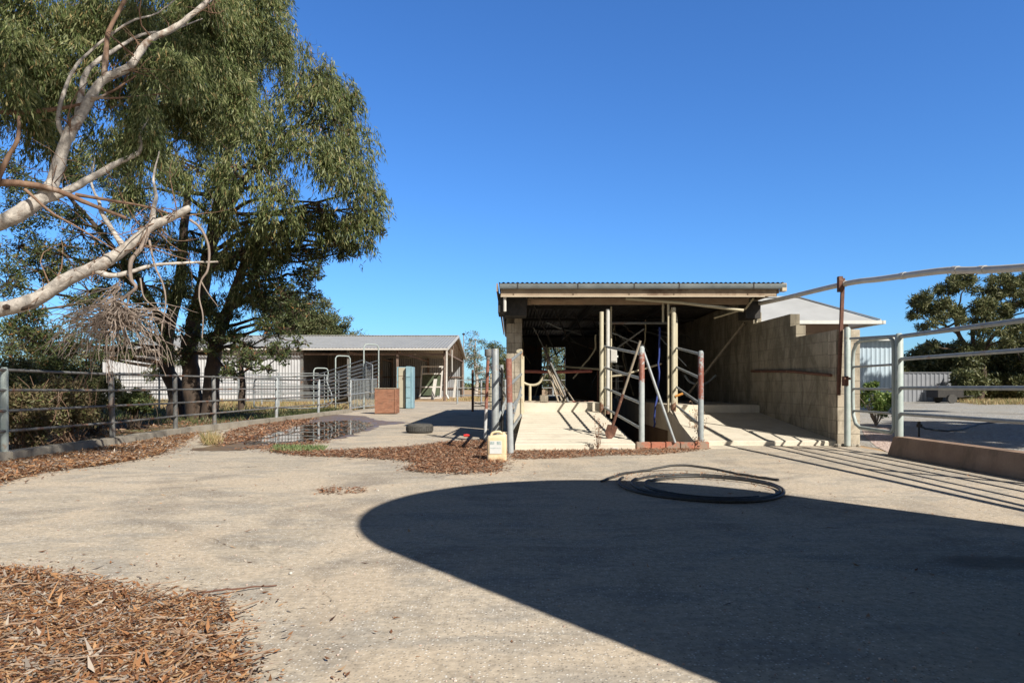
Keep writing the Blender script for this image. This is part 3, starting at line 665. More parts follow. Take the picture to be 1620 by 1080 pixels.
MB().tube([(5.60, 11.40, .02), (5.60, 11.40, 1.97), (5.60, 11.40, 2.0)], [.05, .05, .03], 16).build('post', M['pale'], gt, smooth=True)
fr = [(5.61, 10.1, .33), (5.61, 11.0, .345), (5.61, 11.14, .40), (5.61, 11.22, .54), (5.61, 11.24, .8), (5.61, 11.24, 1.4), (5.61, 11.22, 1.58), (5.61, 11.13, 1.70), (5.61, 10.98, 1.745), (5.63, 10.2, 1.745), (5.63, 10.1, 1.70), (5.63, 10.07, 1.6), (5.63, 10.06, .4), (5.61, 10.1, .33)]
MB().tube(fr, .03, 10).build('gate_frame', M['pale'], gt, smooth=True)
for z in (1.33, .97, .61): MB().tube([(5.61, 10.08, z), (5.61, 11.24, z)], .018, 8).build('rail', M['galv'], gt, smooth=True)
mb = MB(); mb.box(5.53, 5.59, 11.33, 11.45, 1.02, 1.18); mb.box(5.5, 5.61, 11.3, 11.33, 1.12, 1.16); mb.build('hinge', M['rust'], gt, bevel=.004)
MB().bar((5.50, 11.5, .86), (5.575, 11.5, 2.83), .052, .045, (0,1,0)).solo('tall_steel_post', M['rust'], 'tall rusty angle post against the pier holding up the white overhead pipe', 'post')
mb = MB(); prof = [(5.50, 0), (5.545, .22), (5.56, .28), (5.78, .28), (5.79, 0)]
vs = [(x-.0, 10.02 - (z*.22), z) for x, z in prof]+[(x, 3.3, z) for x, z in prof]
n = 5; mb.add(vs, [tuple(range(n-1,-1,-1)), tuple(range(n, 2*n))]+[(i,(i+1)%n,n+(i+1)%n,n+i) for i in range(n)])
mb.solo('kerb_wall', M['kerb_red'], 'low reddish concrete kerb wall under the right hand pipe fence', 'kerb wall', bevel=.012)
# overhead white pipe
op = thing('overhead_pipe', 'long white bowed pipe crossing above the right hand fence from the shed', 'pipe', (5.6, 11.5, 0))
pth = wobble([(5.45, 15.55, 2.86), (5.55, 14.2, 2.82), (5.60, 11.5, 2.735), (5.62, 10.4, 2.645), (5.62, 8.95, 2.52), (5.62, 8.3, 2.42), (5.62, 7.4, 2.30), (5.62, 5.4, 2.08), (5.62, 3.5, 1.9)], 0, 5)
MB().tube(pth, .045, 14).build('pipe', M['white'], op, smooth=True)
for i in (10, 17, 22, 26):
    v = Vector(pth[i]); d_ = (Vector(pth[i+1])-v).normalized()
    MB().tube([v-d_*.05, v+d_*.05], .052, 14).build('coupling', M['white'], op, smooth=True)
MB().box(5.49, 5.56, 11.46, 11.54, 2.6, 2.86).build('bracket', M['rust'], op, bevel=.004)
pipepost('fence_stay_pipe', 'second rail stub joining post top of the kerb fence to the gate', [(5.63, 10.02, 1.75), (5.60, 11.3, 1.80)], .02, M['galv'], None, 'pipe')

# water tank out of frame; its shadow crosses the foreground
tk = thing('water_tank', 'round green water tank standing just outside the yard view', 'water tank', (3.92, 1.35, 0))
prof = []
for i in range(42): prof.append((1.945+(.02 if i % 2 else 0), i*.0975))
MB().lathe((3.92, 1.35, 0), prof, 96).build('shell', M['tank'], tk, smooth=True)
MB().lathe((3.92, 1.35, 4.02), [(1.96, 0), (1.94, .03), (1.2, .12), (.25, .2), (.01, .22)], 96).build('lid', M['tank'], tk, smooth=True)

# ------------------------------------------------------------------ posts left of ramp and side fence
sf = thing('side_fence', 'galvanised rail fence leading back to the shed pillar left of the ramp', 'fence', (-.3, 12.3, 0))
MB().tube([(-.30, 12.2, 0), (-.30, 12.2, 1.66), (-.30, 12.2, 1.68)], [.066, .066, .06], 16).build('post', M['galv'], sf, smooth=True)
MB().tube([(-.24, 15.4, 0), (-.24, 15.4, 1.5)], .05, 12).build('post', M['galv'], sf, smooth=True)
for z0, z1 in ((1.42,1.30),(1.05,1.05),(.72,.75),(.38,.42)): MB().tube([(-.30, 12.25, z0), (-.22, 15.4, z1)], .022, 8).build('rail', M['galv'], sf, smooth=True)
MB().tube([(-.40, 12.3, 1.4), (-.10, 14.2, .75), (-.28, 12.8, .2)], .02, 8).build('brace', M['galv'], sf, smooth=True)
MB().tube([(-.05, 13.6, .9), (-.42, 12.1, .05)], .028, 8).build('brace', M['galv'], sf, smooth=True)
mb = corr_sheet((-.20, 12.9, .12), (0,1,0), (0,0,1), 2.6, 1.25, .085, .01); mb.build('shadow_panel', M['dark'], sf)  # solid sheet added to cast the dark area left of the shed
rp = thing('rusty_post', 'slim rusty post with wide collar on top beside the thick galvanised post', 'post', (-.47, 12.5, 0))
MB().tube([(-.50, 12.6, 0), (-.44, 12.6, 1.60)], .03, 12).build('shaft', zrust('slim_rusty', (.45,.46,.46), (.56,.57,.56), .62, 2.5, (.30,.11,.07)), rp, smooth=True)
mb = MB(); mb.lathe((-.44, 12.6, 1.50), [(.03, 0), (.038, .0), (.038, .06), (.062, .07), (.066, .09), (.066, .19), (.062, .20)], 16); mb.box(-.37, -.34, 12.58, 12.62, 1.56, 1.69); mb.build('collar', M['galv_dark'], rp, smooth=True)
# yard gate panels behind (between pillar and far shed)
yg = thing('yard_gate', 'rusty yard gate of thin crossing bars seen left of the galvanised post', 'gate', (-2.0, 27.5, 0))
MB().tube([(-1.6, 27.8, 0), (-1.6, 27.8, 1.7)], .05, 8).build('post', M['rust'], yg)
MB().tube([(-.55, 27.8, 0), (-.55, 27.8, 1.45)], .06, 8).build('post', M['rust'], yg)
mb = MB()
for z0, z1 in ((1.25,1.4),(.98,1.0),(.70,.74),(.32,.42),(.22,.25)): mb.tube([(-1.6, 27.8, z0), (-.55, 27.8, z1)], .018, 6)
for z0, z1 in ((.9,.5),(.4,.05)): mb.tube([(-1.6, 27.8, z0), (-.55, 27.8, z1)], .014, 6)
mb.build('gate_bars', M['galv_dark'], yg)
for i, (x, lab) in enumerate(((-3.0, 'thin white fence post on the dirt behind the yard gate'), )): MB().tube([(x*.0-.95, 31, 0), (-.95, 31, 1.6)], .05, 8).solo('fence_post', M['cream'], lab, 'post')
fb = thing('far_fence', 'grey pipe fence across the dirt behind the shed side', 'fence', (0, 40, 0))
for x in (-3.2, -1.8, -.4, 1.0, 2.4, 3.8): MB().tube([(x, 40, 0), (x, 40, 1.45)], .05, 8).build('post', M['galv'], fb)
for z in (1.4, .95, .5): MB().tube([(-3.2, 40, z), (3.8, 40, z)], .025, 6).build('rail', M['galv'], fb)

# ------------------------------------------------------------------ jerrycan
J0 = gp(786, 731); jx, jy = J0[0], J0[1]; JW, JD, JH = .26, .20, .385
jc = thing('plastic_drum', 'yellowed plastic jerrycan with worn white label standing at the ramp corner', 'jerrycan', (jx, jy+.1, 0))
from math import cos, sin, pi
def rrect(w_, d_, r_, n=5):
    pts = []
    for cx, cy, a0 in ((w_/2-r_, d_/2-r_, 0), (-w_/2+r_, d_/2-r_, pi/2), (-w_/2+r_, -d_/2+r_, pi), (w_/2-r_, -d_/2+r_, 3*pi/2)):
        for i in range(n+1): a_ = a0+pi/2*i/n; pts.append((cx+r_*cos(a_), cy+r_*sin(a_)))
    return pts
rings = [(0, .90), (.012, .97), (.03, 1.0), (.085, 1.0), (.092, .975), (.10, 1.0), (.29, 1.0), (.315, .99), (.335, .95), (.345, .88)]
mb = MB(); base = rrect(JW, JD, .035); n = len(base); vs = []
for z, s_ in rings:
    for x, y in base:
        zz = z; 
        if z > .28: zz = z + (.045*max(0, x/JW+.1) if z > .3 else 0)
        vs.append((jx+x*s_, jy+.1+y*s_, zz+.004))
fs = [(i*n+k, i*n+(k+1)%n, (i+1)*n+(k+1)%n, (i+1)*n+k) for i in range(len(rings)-1) for k in range(n)]
fs += [tuple(range(n-1,-1,-1)), tuple(range((len(rings)-1)*n, len(rings)*n))]
mb.add(vs, fs); body = mb.build('body', M['jerry'], jc, smooth=True)
mb = MB(); mb.tube(wobble([(jx-.085, jy+.1, .335), (jx-.06, jy+.1, .385), (jx+.03, jy+.1, .40), (jx+.07, jy+.1, .37)], 0, 4), .016, 8); mb.build('handle', M['jerry'], jc, smooth=True)
MB().lathe((jx+.085, jy+.1, .355), [(.026, 0), (.026, .035), (.022, .04)], 14).build('cap', M['jerry'], jc, smooth=True)
lb = MB().box(jx-.095, jx+.065, jy-.0045, jy-.0015, .115, .285).build('label', M['labelw'], jc)
MB().box(jx-.088, jx-.035, jy-.0065, jy-.0055, .24, .275).build('print', M['labelg'], lb)
MB().box(jx+.0, jx+.055, jy-.0065, jy-.0055, .235, .275).build('print', M['labelg'], lb)
MB().box(jx-.088, jx+.055, jy-.0065, jy-.0055, .185, .192).build('print', M['labelg'], lb)

# tyre, lying flat
ty = gp(661, 686); tr = .29
T = thing('old_tyre', 'old black tyre lying flat on the concrete by the shed shadow', 'tyre', (ty[0], ty[1]+tr, 0))
pr = [(tr-.13, .02), (tr-.05, .0), (tr-.01, .02), (tr, .05), (tr, .15), (tr-.01, .18), (tr-.05, .20), (tr-.13, .18), (tr-.14, .16), (tr-.10, .10), (tr-.14, .04)]
N = 40; mb = MB(); vs = [(ty[0]+r*cos(2*pi*k/N), ty[1]+tr+r*sin(2*pi*k/N), z) for r, z in pr for k in range(N)]; m_ = len(pr)
mb.add(vs, [(i*N+k, i*N+(k+1)%N, ((i+1)%m_)*N+(k+1)%N, ((i+1)%m_)*N+k) for i in range(m_) for k in range(N)])
mb.build('tyre_body', M['rubber'], T, smooth=True)
mb = MB()
for k in range(36):
    a_ = 2*pi*k/36; x, y = ty[0]+(tr+.002)*cos(a_), ty[1]+tr+(tr+.002)*sin(a_)
    mb.bar((x, y, .05), (x, y, .15), .03, .012, (cos(a_), sin(a_), 0))
mb.build('tread', M['rubber'], T)
rc = gp(739, 691); mb = MB(); mb.tube([(rc[0]-.07, rc[1], .03), (rc[0]+.0, rc[1]+.01, .035), (rc[0]+.05, rc[1], .028)], [.025, .03, .02], 10)
mb.solo('red_bottle', M['redplastic'], 'small red plastic bottle lying on the concrete by the fence shadow', 'bottle', smooth=True)
pb = gp(972, 712); MB().box(pb[0]-.06, pb[0]+.06, pb[1]-.02, pb[1]+.02, .02, .045).solo('white_scrap', M['white'], 'white plastic scrap lying in the leaves before the left ramp', 'scrap', bevel=.005)

# hose coil
hc = []; LX = [1.08, 1.20, 1.32, 1.34]; RX = [2.68, 2.60, 2.54, 2.50]; TY = [7.95, 7.62, 7.34, 7.30]; BY = [5.84, 5.90, 5.96, 6.0]
for i in range(2*56+24):
    a_ = i/56*2*pi+2.6; q = i/56; k = min(2, int(q)); f_ = min(1, q-k); g_ = lambda A_: A_[k]+(A_[k+1]-A_[k])*f_
    x0, x1, y0, y1 = g_(LX), g_(RX), g_(BY), g_(TY)
    hc.append(((x0+x1)/2+(x1-x0)/2*cos(a_)+.012*sin(3*a_+q), (y0+y1)/2+(y1-y0)/2*sin(a_)+.015*sin(2*a_+q*2), .018+.016*(k % 3)*(.6+.4*sin(a_))))
MB().tube(hc, .015, 8).solo('hose_coil', M['black'], 'large loose coil of black poly pipe lying on the yard', 'hose coil', smooth=True)
e = [(.93, 7.12, .02), (1.25, 7.70, .02), (1.55, 8.0, .022), (1.95, 8.12, .07), (2.3, 8.0, .05), (2.58, 7.62, .022), (2.82, 7.22, .02)]
MB().tube(wobble(e, .002, 6), .014, 8).solo('poly_pipe', M['black'], 'single black pipe arcing behind the coil, its ends free at left and right', 'pipe', smooth=True)

# ------------------------------------------------------------------ left yard fence
lf = thing('yard_fence', 'long weathered pipe fence on a concrete kerb along left side of the yard', 'fence', (-6.7, 15, 0))
posts = [(-6.66, 8.96), (-6.73, 11.5), (-6.90, 14.0), (-6.86, 15.75), (-6.66, 19.3), (-6.55, 23.1), (-6.38, 26.9)]
pts0 = [(-6.6, 3.0), (-6.62, 6.2)]+posts
for i, (x, y) in enumerate(pts0):
    lean = random.uniform(-.03, .03)
    MB().tube([(x, y, .1), (x+lean, y, 1.23), (x+lean, y, 1.26)], [.045, .045, .03], 12).build('post', M['pale'] if i < 3 else M['galv_dark' if i in (3, 4, 5) else 'galv'], lf, smooth=True)
for z in (1.22, .95, .685, .41):
    MB().tube([(x+.02, y, z+random.uniform(-.012, .012)) for x, y in pts0], .020, 8).build('rail', M['galv_dark'], lf, smooth=True)
mb = MB(); n = len(pts0)
K0 = [(-6.6, -3)]+pts0
for i in range(len(K0)-1):
    (x0, y0), (x1, y1) = K0[i], K0[i+1]; h0 = .16 if y0 < 18 else .1
    mb.prism([(x0-.12, y0), (x0+.10, y0), (x1+.10, y1-.01), (x1-.12, y1-.01)], 0, .165-.004*i)
mb.solo('fence_kerb', M['kerb'], 'pale concrete kerb under the left yard fence', 'kerb', bevel=.012)
# barred gate at the end of it
bg_ = thing('barred_gate', 'gate of close vertical bars between left yard fence and crate', 'gate', (-6.35, 29, 0))
mb = MB()
for i in range(19): y = 27.1+i*.25; mb.tube([(-6.38+.1*i/19, y, .15), (-6.38+.1*i/19, y, 1.28+.12*i/19)], .014, 5)
mb.build('bars', M['galv'], bg_)
for z in (.16, .7, 1.28): MB().tube([(-6.38, 27.0, z), (-6.28, 31.8, z+.1*(z > .5))], .025, 7).build('rail', M['galv'], bg_)
MB().tube([(-6.28, 31.8, 0), (-6.28, 31.8, 1.5)], .05, 8).build('post', M['rust'], bg_)
# second line of cattle yards
cp = thing('cattle_panel', 'row of dark cattle yard panels in the grass behind the left fence', 'cattle panel', (-11, 30, 0))
for x in np.arange(-19, -8.5, 1.75): MB().tube([(x, 30, 0), (x, 30, 1.65)], .045, 8).build('post', M['galv'], cp)
for z in (1.6, 1.3, 1.0, .7, .4): MB().tube([(-19, 30, z), (-8.5, 30, z)], .024, 6).build('rail', M['galv'], cp)
cp2 = thing('cattle_panel', 'cattle yard panels running back toward the white iron wall', 'cattle panel', (-13, 36, 0))
for y in (30, 33, 36, 39, 42): MB().tube([(-13.2, y, 0), (-13.2, y, 1.65)], .045, 8).build('post', M['galv'], cp2)
for z in (1.6, 1.2, .8, .4): MB().tube([(-13.2, 30, z), (-13.2, 42, z)], .024, 6).build('rail', M['galv'], cp2)
for z in (1.6, 1.25, .9, .55): MB().tube([(-13.2, 40, z), (-30, 40, z)], .024, 6).build('rail', M['galv'], cp2)
hg = thing('hooped_gate', 'pipe gate with rounded top corner in the grass left of the loading race', 'gate', (-9, 24, 0))
f_ = wobble([(-9.6, 25.4, .25), (-9.6, 25.4, 1.1), (-9.5, 25.35, 1.28), (-9.2, 25.3, 1.33), (-6.9, 24.8, 1.42), (-6.72, 24.75, 1.36), (-6.7, 24.7, 1.2), (-6.7, 24.7, .3), (-9.6, 25.4, .25)], 0, 4)
MB().tube(f_, .025, 8).build('gate_frame', M['galv'], hg, smooth=True)
for z in (.55, .8, 1.05): MB().tube([(-9.6, 25.4, z), (-6.7, 24.7, z)], .02, 6).build('rail', M['galv'], hg)
# loading race
lr = thing('loading_race', 'galvanised cattle loading race with rails rising to hooped top', 'loading race', (-8, 32, 0))
A = np.array([-10.0, 34.2]); B = np.array([-6.7, 31.0]); dd = (B-A)/np.linalg.norm(B-A); pp = np.array([-dd[1], dd[0]])*.8
for s_ in (0, 1):
    a_ = A+pp*s_; b_ = B+pp*s_
    for k in range(8):
        z0 = .35+.17*k; z1 = 1.05+.17*k; MB().tube([(a_[0], a_[1], z0), (b_[0], b_[1], z1)], .022, 6).build('rail', M['galv'], lr)
for t_, h in ((.03, 1.95), (.47, 2.5), (.99, 2.95)):
    c0 = A+(B-A)*t_; c1 = c0+pp
    MB().tube([(c0[0], c0[1], 0), (c0[0], c0[1], h-.12), (c0[0]*.9+c1[0]*.1, c0[1]*.9+c1[1]*.1, h-.02), (c0[0]*.75+c1[0]*.25, c0[1]*.75+c1[1]*.25, h), (c0[0]*.25+c1[0]*.75, c0[1]*.25+c1[1]*.75, h), (c0[0]*.1+c1[0]*.9, c0[1]*.1+c1[1]*.9, h-.02), (c1[0], c1[1], h-.12), (c1[0], c1[1], 0)], .03, 8).build('hoop', M['pale'], lr, smooth=True)
for t_ in (.25, .72):
    for s_ in (0, 1):
        c0 = A+(B-A)*t_+pp*s_; MB().tube([(c0[0], c0[1], 0), (c0[0], c0[1], 1.55+.7*t_)], .03, 6).build('post', M['galv'], lr)
mb = MB(); mb.add([(A[0],A[1],.02),(B[0],B[1],.8),(B[0]+pp[0],B[1]+pp[1],.8),(A[0]+pp[0],A[1]+pp[1],.02),(A[0],A[1],-.02),(B[0],B[1],.72),(B[0]+pp[0],B[1]+pp[1],.72),(A[0]+pp[0],A[1]+pp[1],-.02)],
    [(0,1,2,3),(7,6,5,4),(0,4,5,1),(1,5,6,2),(2,6,7,3),(3,7,4,0)]); mb.build('deck', M['wood'], lr)
mg = thing('mesh_gate', 'narrow mesh gate standing open at the top of the loading race', 'gate', (-6.4, 30.6, 0))
MB().tube([(-6.62, 30.9, .9), (-6.62, 30.9, 2.15), (-6.18, 30.2, 1.98), (-6.15, 30.1, 1.9), (-6.15, 30.1, .75), (-6.62, 30.9, .9)], .022, 7).build('gate_frame', M['galv'], mg)
mb = MB()
for i in range(1, 9): k = i/9; x, y = -6.62+.47*k, 30.9-.8*k; mb.tube([(x, y, .9-.15*k), (x, y, 2.15-.23*k)], .006, 4)
for i in range(1, 14): k = i/14; mb.tube([(-6.62, 30.9, .9+1.25*k), (-6.15, 30.1, .75+1.15*k)], .006, 4)
mb.build('mesh', M['mesh'], mg)

# crate and cabinet
cx0, cy0 = gp(593, 655); cx1 = cx0+.78
cr = thing('wooden_crate', 'reddish brown wooden crate beside the puddle', 'crate', (cx0+.4, cy0, 0))
MB().box(cx0, cx1, cy0, cy0+.7, .03, .93).build('crate_body', M['crate'], cr, bevel=.01)
for x in (cx0, cx1-.05): MB().box(x, x+.05, cy0-.025, cy0-.002, .03, .93).build('batten', M['crate'], cr)
for y in (cy0+.05, cy0+.3, cy0+.55): mb = MB().box(cx1+.002, cx1+.025, y, y+.07, .03, .93).build('batten', M['crate'], cr)
MB().box(cx0-.01, cx1+.02, cy0-.02, cy0+.72, .933, .97).build('lid', M['wood'], cr, bevel=.006)
X0, Y0 = gp(626, 646); Y0 = 31.6; X0 = (627-810)/F*Y0
cb = thing('steel_cabinet', 'tall old cabinet with cream door and light blue sides', 'cabinet', (X0+.4, Y0, 0))
MB().box(X0+.02, X0+.46, Y0, Y0+.6, .02, 1.93).build('cabinet_body', M['cab_blue'], cb, bevel=.01)
MB().box(X0+.10, X0+.42, Y0-.024, Y0-.002, .04, 1.90).build('door', M['cab_cream'], cb, bevel=.005)
MB().box(X0+.30, X0+.33, Y0-.05, Y0-.026, 1.35, 1.45).build('handle', M['rust'], cb)
MB().box(X0+.10, X0+.42, Y0-.030, Y0-.0245, 1.50, 1.52).build('trim', M['rust'], cb)
for z in (.3, .95, 1.6): MB().box(X0+.422, X0+.44, Y0-.03, Y0-.002, z, z+.09).build('hinge', M['rust'], cb)
cb2 = thing('steel_cabinet', 'plain light blue cabinet right beside the one with cream door', 'cabinet', (X0+.65, Y0-.2, 0))
MB().box(X0+.48, X0+.70, Y0-.25, Y0+.35, .02, 1.95).build('cabinet_body', M['cab_blue'], cb2, bevel=.01)
MB().box(X0+.715, X0+.80, Y0-.2, Y0+.4, .02, 1.93).build('door', M['cab_blue'], cb2, bevel=.006)
for z in (.5, .98, 1.45): MB().box(X0+.50, X0+.68, Y0-.262, Y0-.252, z, z+.012).build('seam', M['dark'], cb2)

# ------------------------------------------------------------------ far shed (gabled, open bays)
FX1 = -4.93; FX0 = -30; FY0 = 50.0; FY1 = 68.8; FYM = 59.6; EZ = 3.9; RZ2 = 5.45
fs_ = thing('farm_shed', 'long zinc roofed farm shed with open bays and white iron end section', 'shed', (-15, 50, 0))
sl_ = Vector((0, FYM-FY0, RZ2-EZ)); 
corr_sheet((FX0, FY0-.5, EZ-.083), (1,0,0), sl_, FX1+.3-FX0, sl_.length+.5, .25, .02).build('roof', M['zinc'], fs_, smooth=True)
sl2 = Vector((0, -(FY1-FYM), RZ2-EZ))
corr_sheet((FX0, FY1+.5, EZ-.084), (1,0,0), sl2, FX1+.3-FX0, sl2.length+.5, .25, .02).build('roof', M['zinc'], fs_, smooth=True)
MB().bar((FX0, FYM, RZ2+.04), (FX1+.3, FYM, RZ2+.04), .35, .05).build('ridge_cap', M['zinc'], fs_)
MB().bar((FX1+.28, FY0-.5, EZ-.12), (FX1+.28, FYM, RZ2-.03), .05, .22).build('barge', M['white'], fs_)
MB().bar((FX1+.28, FYM, RZ2-.03), (FX1+.28, FY1+.5, EZ-.12), .05, .22).build('barge', M['zinc'], fs_)
MB().box(FX0, FX1+.25, FY0-.62, FY0-.52, EZ-.22, EZ-.1).build('gutter', M['white'], fs_)
for x in (-15.4, -12.0, -8.4, -4.95):
    MB().box(x-.08, x+.08, FY0, FY0+.16, 0, EZ-.1).build('column', M['rust_dull'] if x > -6 or x == -8.4 else M['galv_dark'], fs_)
for x in (-12.0, -8.4, -4.95): MB().box(x-.08, x+.08, FY1-.3, FY1-.14, 0, EZ).build('column', M['rust_dull'], fs_)
for x in (-4.95,): 
    mb = MB(); mb.bar((x, FY0, EZ-.35), (x, FY1, EZ-.35), .08, .12); mb.bar((x, FY0, EZ-.1), (x, FYM, RZ2-.2), .08, .12); mb.bar((x, FYM, RZ2-.2), (x, FY1, EZ-.1), .08, .12)
    for k in range(1, 8): y = FY0+(FY1-FY0)*k/8; h = EZ-.1+(RZ2-.2-EZ+.1)*(1-abs(2*k/8-1)); y2 = y+(1 if k < 4 else -1)*1.1; mb.bar((x, y, EZ-.35), (x, y2, h), .05, .05)
    mb.build('truss', M['rust_dull'], fs_)
for x in (-8.4, -12.0):
    mb = MB(); mb.bar((x, FY0, EZ-.35), (x, FY1, EZ-.35), .08, .12); mb.build('tie_beam', M['rust_dull'], fs_)
MB().bar((FX0, FY0+.1, EZ-.5), (FX1, FY0+.1, EZ-.5), .06, .14).build('eave_beam', M['rust_dull'], fs_)
corr_sheet((FX0, FY1-.05, 0), (1,0,0), (0,0,1), FX1-FX0, EZ, .22, .02, True).build('back_wall', M['grey_iron'], fs_)
mb = MB()
for z in (.9, 2.0): mb.bar((-15.4, FY1-.2, z), (FX1, FY1-.2, z), .05, .12)
mb.build('girt', M['rust_dull'], fs_)
corr_sheet((FX0, FY0+.05, .1), (1,0,0), (0,0,1), -15.5-FX0, EZ-.15, .22, .025, True).build('front_wall', M['white_iron'], fs_)
corr_sheet((-15.5, FY0, .1), (0,1,0), (0,0,1), FY1-FY0, EZ-.2, .22, .02, True).build('shade_partition', M['dark'], fs_)  # near-black colour stands in for the shade in the bays
corr_sheet((-15.4, 57, 0), (1,0,0), (0,0,1), 4.6, EZ-.2, .22, .02, True).build('shade_partition', M['under'], fs_)  # dark backing sheet added so the left bays look shaded
MB().tube([(-4.75, 49.5, EZ-.2), (-4.75, 49.6, 3.3), (-4.78, 49.6, .5), (-4.6, 49.5, .15)], .07, 8).build('downpipe', M['white'], fs_, smooth=True)
MB().tube([(-4.35, 49.5, EZ-.2), (-4.35, 49.6, 2.1)], .035, 6).build('downpipe', M['white'], fs_)
wf = thing('window_frame', 'old white window frame with green pane leaning in the open shed', 'window frame', (-7.5, 56, 0))
mb = MB(); x0, x1 = -7.6, -5.9; yb = 57
for x in (x0, x1): mb.bar((x, yb-.7, .1), (x+.1, yb, 2.75), .12, .08)
for z in (.1, 1.0, 2.1, 2.7): mb.bar((x0+.03, yb-.7+.25*z, z), (x1+.1, yb-.7+.25*z, z), .08, .12)
mb.build('frame', M['white'], wf); MB().add([(x0+.1, yb-.6, .3), (x1, yb-.6, .3), (x1+.05, yb-.1, 2.05), (x0+.1, yb-.1, 2.05)], [(0,1,2,3)]).build('pane', M['glassg'], wf)
MB().bar((-6.0, 51.5, .05), (-5.85, 52.2, 1.6), .25, .08).solo('white_board', M['white'], 'white board leaning near the front right column of the farm shed', 'board')
MB().bar((-5.2, 61.0, .05), (-5.05, 61.6, 1.7), .2, .08).solo('white_board', M['white'], 'narrow white board leaning on the inner wall at right of the farm shed', 'board')
vp = thing('vent_pole', 'thin flue pole with dark cap behind right end of the farm shed', 'pole', (-4.9, 72, 0))
MB().tube([(-5.1, 72, 0), (-5.1, 72, 6.5)], .06, 8).build('pole', M['galv'], vp); MB().lathe((-5.1, 72, 6.5), [(.16, 0), (.16, .12), (.02, .2)], 12).build('cap', M['dark'], vp)

# ------------------------------------------------------------------ right background buildings
hs = thing('dairy_house', 'small brown building with pale hipped roof behind the block wall', 'building', (8, 20, 0))
ex0, ex1, ey0, ey1, ez, rz = 5.85, 10.8, 20.0, 23.4, 2.94, 3.84
mb = MB(); mb.add([(ex0,ey0,ez),(ex1,ey0,ez),(ex1,ey1,ez),(ex0,ey1,ez),(ex0,21.7,rz),(9.1,21.7,rz),(ex0,ey0,ez-.04),(ex1,ey0,ez-.04),(ex1,ey1,ez-.04),(ex0,ey1,ez-.04)],
    [(0,1,5,4),(1,2,5),(2,3,4,5),(0,4,3),(6,9,8,7),(0,6,7,1),(1,7,8,2),(2,8,9,3),(3,9,6,0)]); mb.build('roof', M['roofhouse'], hs)
mb = MB(); mb.bar((9.1, 21.7, rz+.02), (ex1, ey0, ez+.03), .12, .04); mb.bar((ex0, 21.7, rz+.02), (9.1, 21.7, rz+.02), .14, .04); mb.bar((9.1, 21.7, rz+.02), (ex1, ey1, ez+.03), .12, .04); mb.build('ridge_cap', M['roofhouse'], hs)
MB().box(ex0, ex1+.02, ey0-.10, ey0-.003, ez-.10, ez+.0).build('gutter', M['greyplastic'], hs); MB().box(ex1+.003, ex1+.1, ey0-.1, ey1, ez-.10, ez).build('gutter', M['greyplastic'], hs)
MB().box(ex0+.02, 10.1, 20.5, 23.0, 0, ez-.06).build('wall', M['render'], hs)
MB().box(8.0, 9.9, 20.42, 20.497, 2.45, 2.62).build('lintel', M['cream_t'], hs)
MB().box(10.11, 10.2, 20.45, 20.6, 2.2, 2.62).build('bracket', M['dark'], hs)
bs = thing('iron_shed', 'pale blue white iron shed standing behind the gate', 'shed', (16, 30, 0))
corr_sheet((11, 30, 0), (1,0,0), (0,0,1), 5.75, 3.05, .2, .015, True).build('wall', M['blue_iron'], bs)
corr_sheet((16.75, 30, 0), (0,1,0), (0,0,1), 6, 3.05, .2, .015, True).build('wall', M['blue_iron'], bs)
corr_sheet((10.8, 29.8, 3.1), (1,0,0), (0,1,.06), 6.1, 6.5, .2, .02).build('roof', M['zinc'], bs)
MB().box(10.8, 16.9, 29.70, 29.78, 3.02, 3.16).build('gutter', M['greyplastic'], bs)
cf = thing('sheet_fence', 'grey sheet metal fence across the far side of the driveway', 'fence', (27, 46, 0))
corr_sheet((22.5, 46, 0), (1,0,0), (0,0,1), 8.6, 1.95, .3, .02, True).build('panel', M['fence_iron'], cf)
corr_sheet((31.1, 46, 0), (0,1,0), (0,0,1), 6, 1.95, .3, .02, True).build('panel', M['fence_iron'], cf)
MB().box(22.5, 31.1, 45.93, 46.07, 1.951, 2.0).build('top_rail', M['fence_iron'], cf)
tb = thing('box_trailer', 'dark box trailer parked under the trees by the sheet fence', 'trailer', (27, 42, 0))
mb = MB(); mb.box(26.2, 27.8, 42, 43.2, .35, .95); mb.build('tray', M['dark'], tb, bevel=.02)  # dark tray, the shade of the trees put into its near-black colour
mb = MB(); mb.box(26.15, 27.85, 41.97, 41.995, .85, .98); mb.bar((27.8, 42.5, .42), (28.7, 42.4, .45), .06, .06); mb.build('drawbar', M['dark'], tb)
for y in (41.9, 43.3):
    MB().tube([(27.0, y-.08, .28), (27.0, y+.08, .28)], .28, 20).build('wheel', M['rubber'], tb, smooth=True)
gd = thing('hooped_gate', 'rusty hooped gate leaning on the grey sheet fence', 'gate', (24, 45.3, 0))
MB().tube(wobble([(23.4, 45.4, 0), (23.4, 45.4, .7), (23.6, 45.4, .85), (24.6, 45.4, .85), (24.8, 45.4, .7), (24.8, 45.4, 0)], 0, 4), .03, 7).build('hoop', M['rust'], gd)
mb = MB(); mb.tube([(24.1, 45.4, 0), (24.1, 45.4, .85)], .02, 6); mb.tube([(23.4, 45.4, .4), (24.8, 45.4, .4)], .02, 6); mb.build('bars', M['rust'], gd)
MB().box(25.2, 25.35, 45.0, 45.15, 0, 1.45).solo('timber_post', M['dark'], 'dark timber post standing before the grey sheet fence', 'post')
tp = thing('garden_tap', 'low standpipe tap on the dark gravel beyond the kerb', 'tap', (8.2, 13.7, 0))
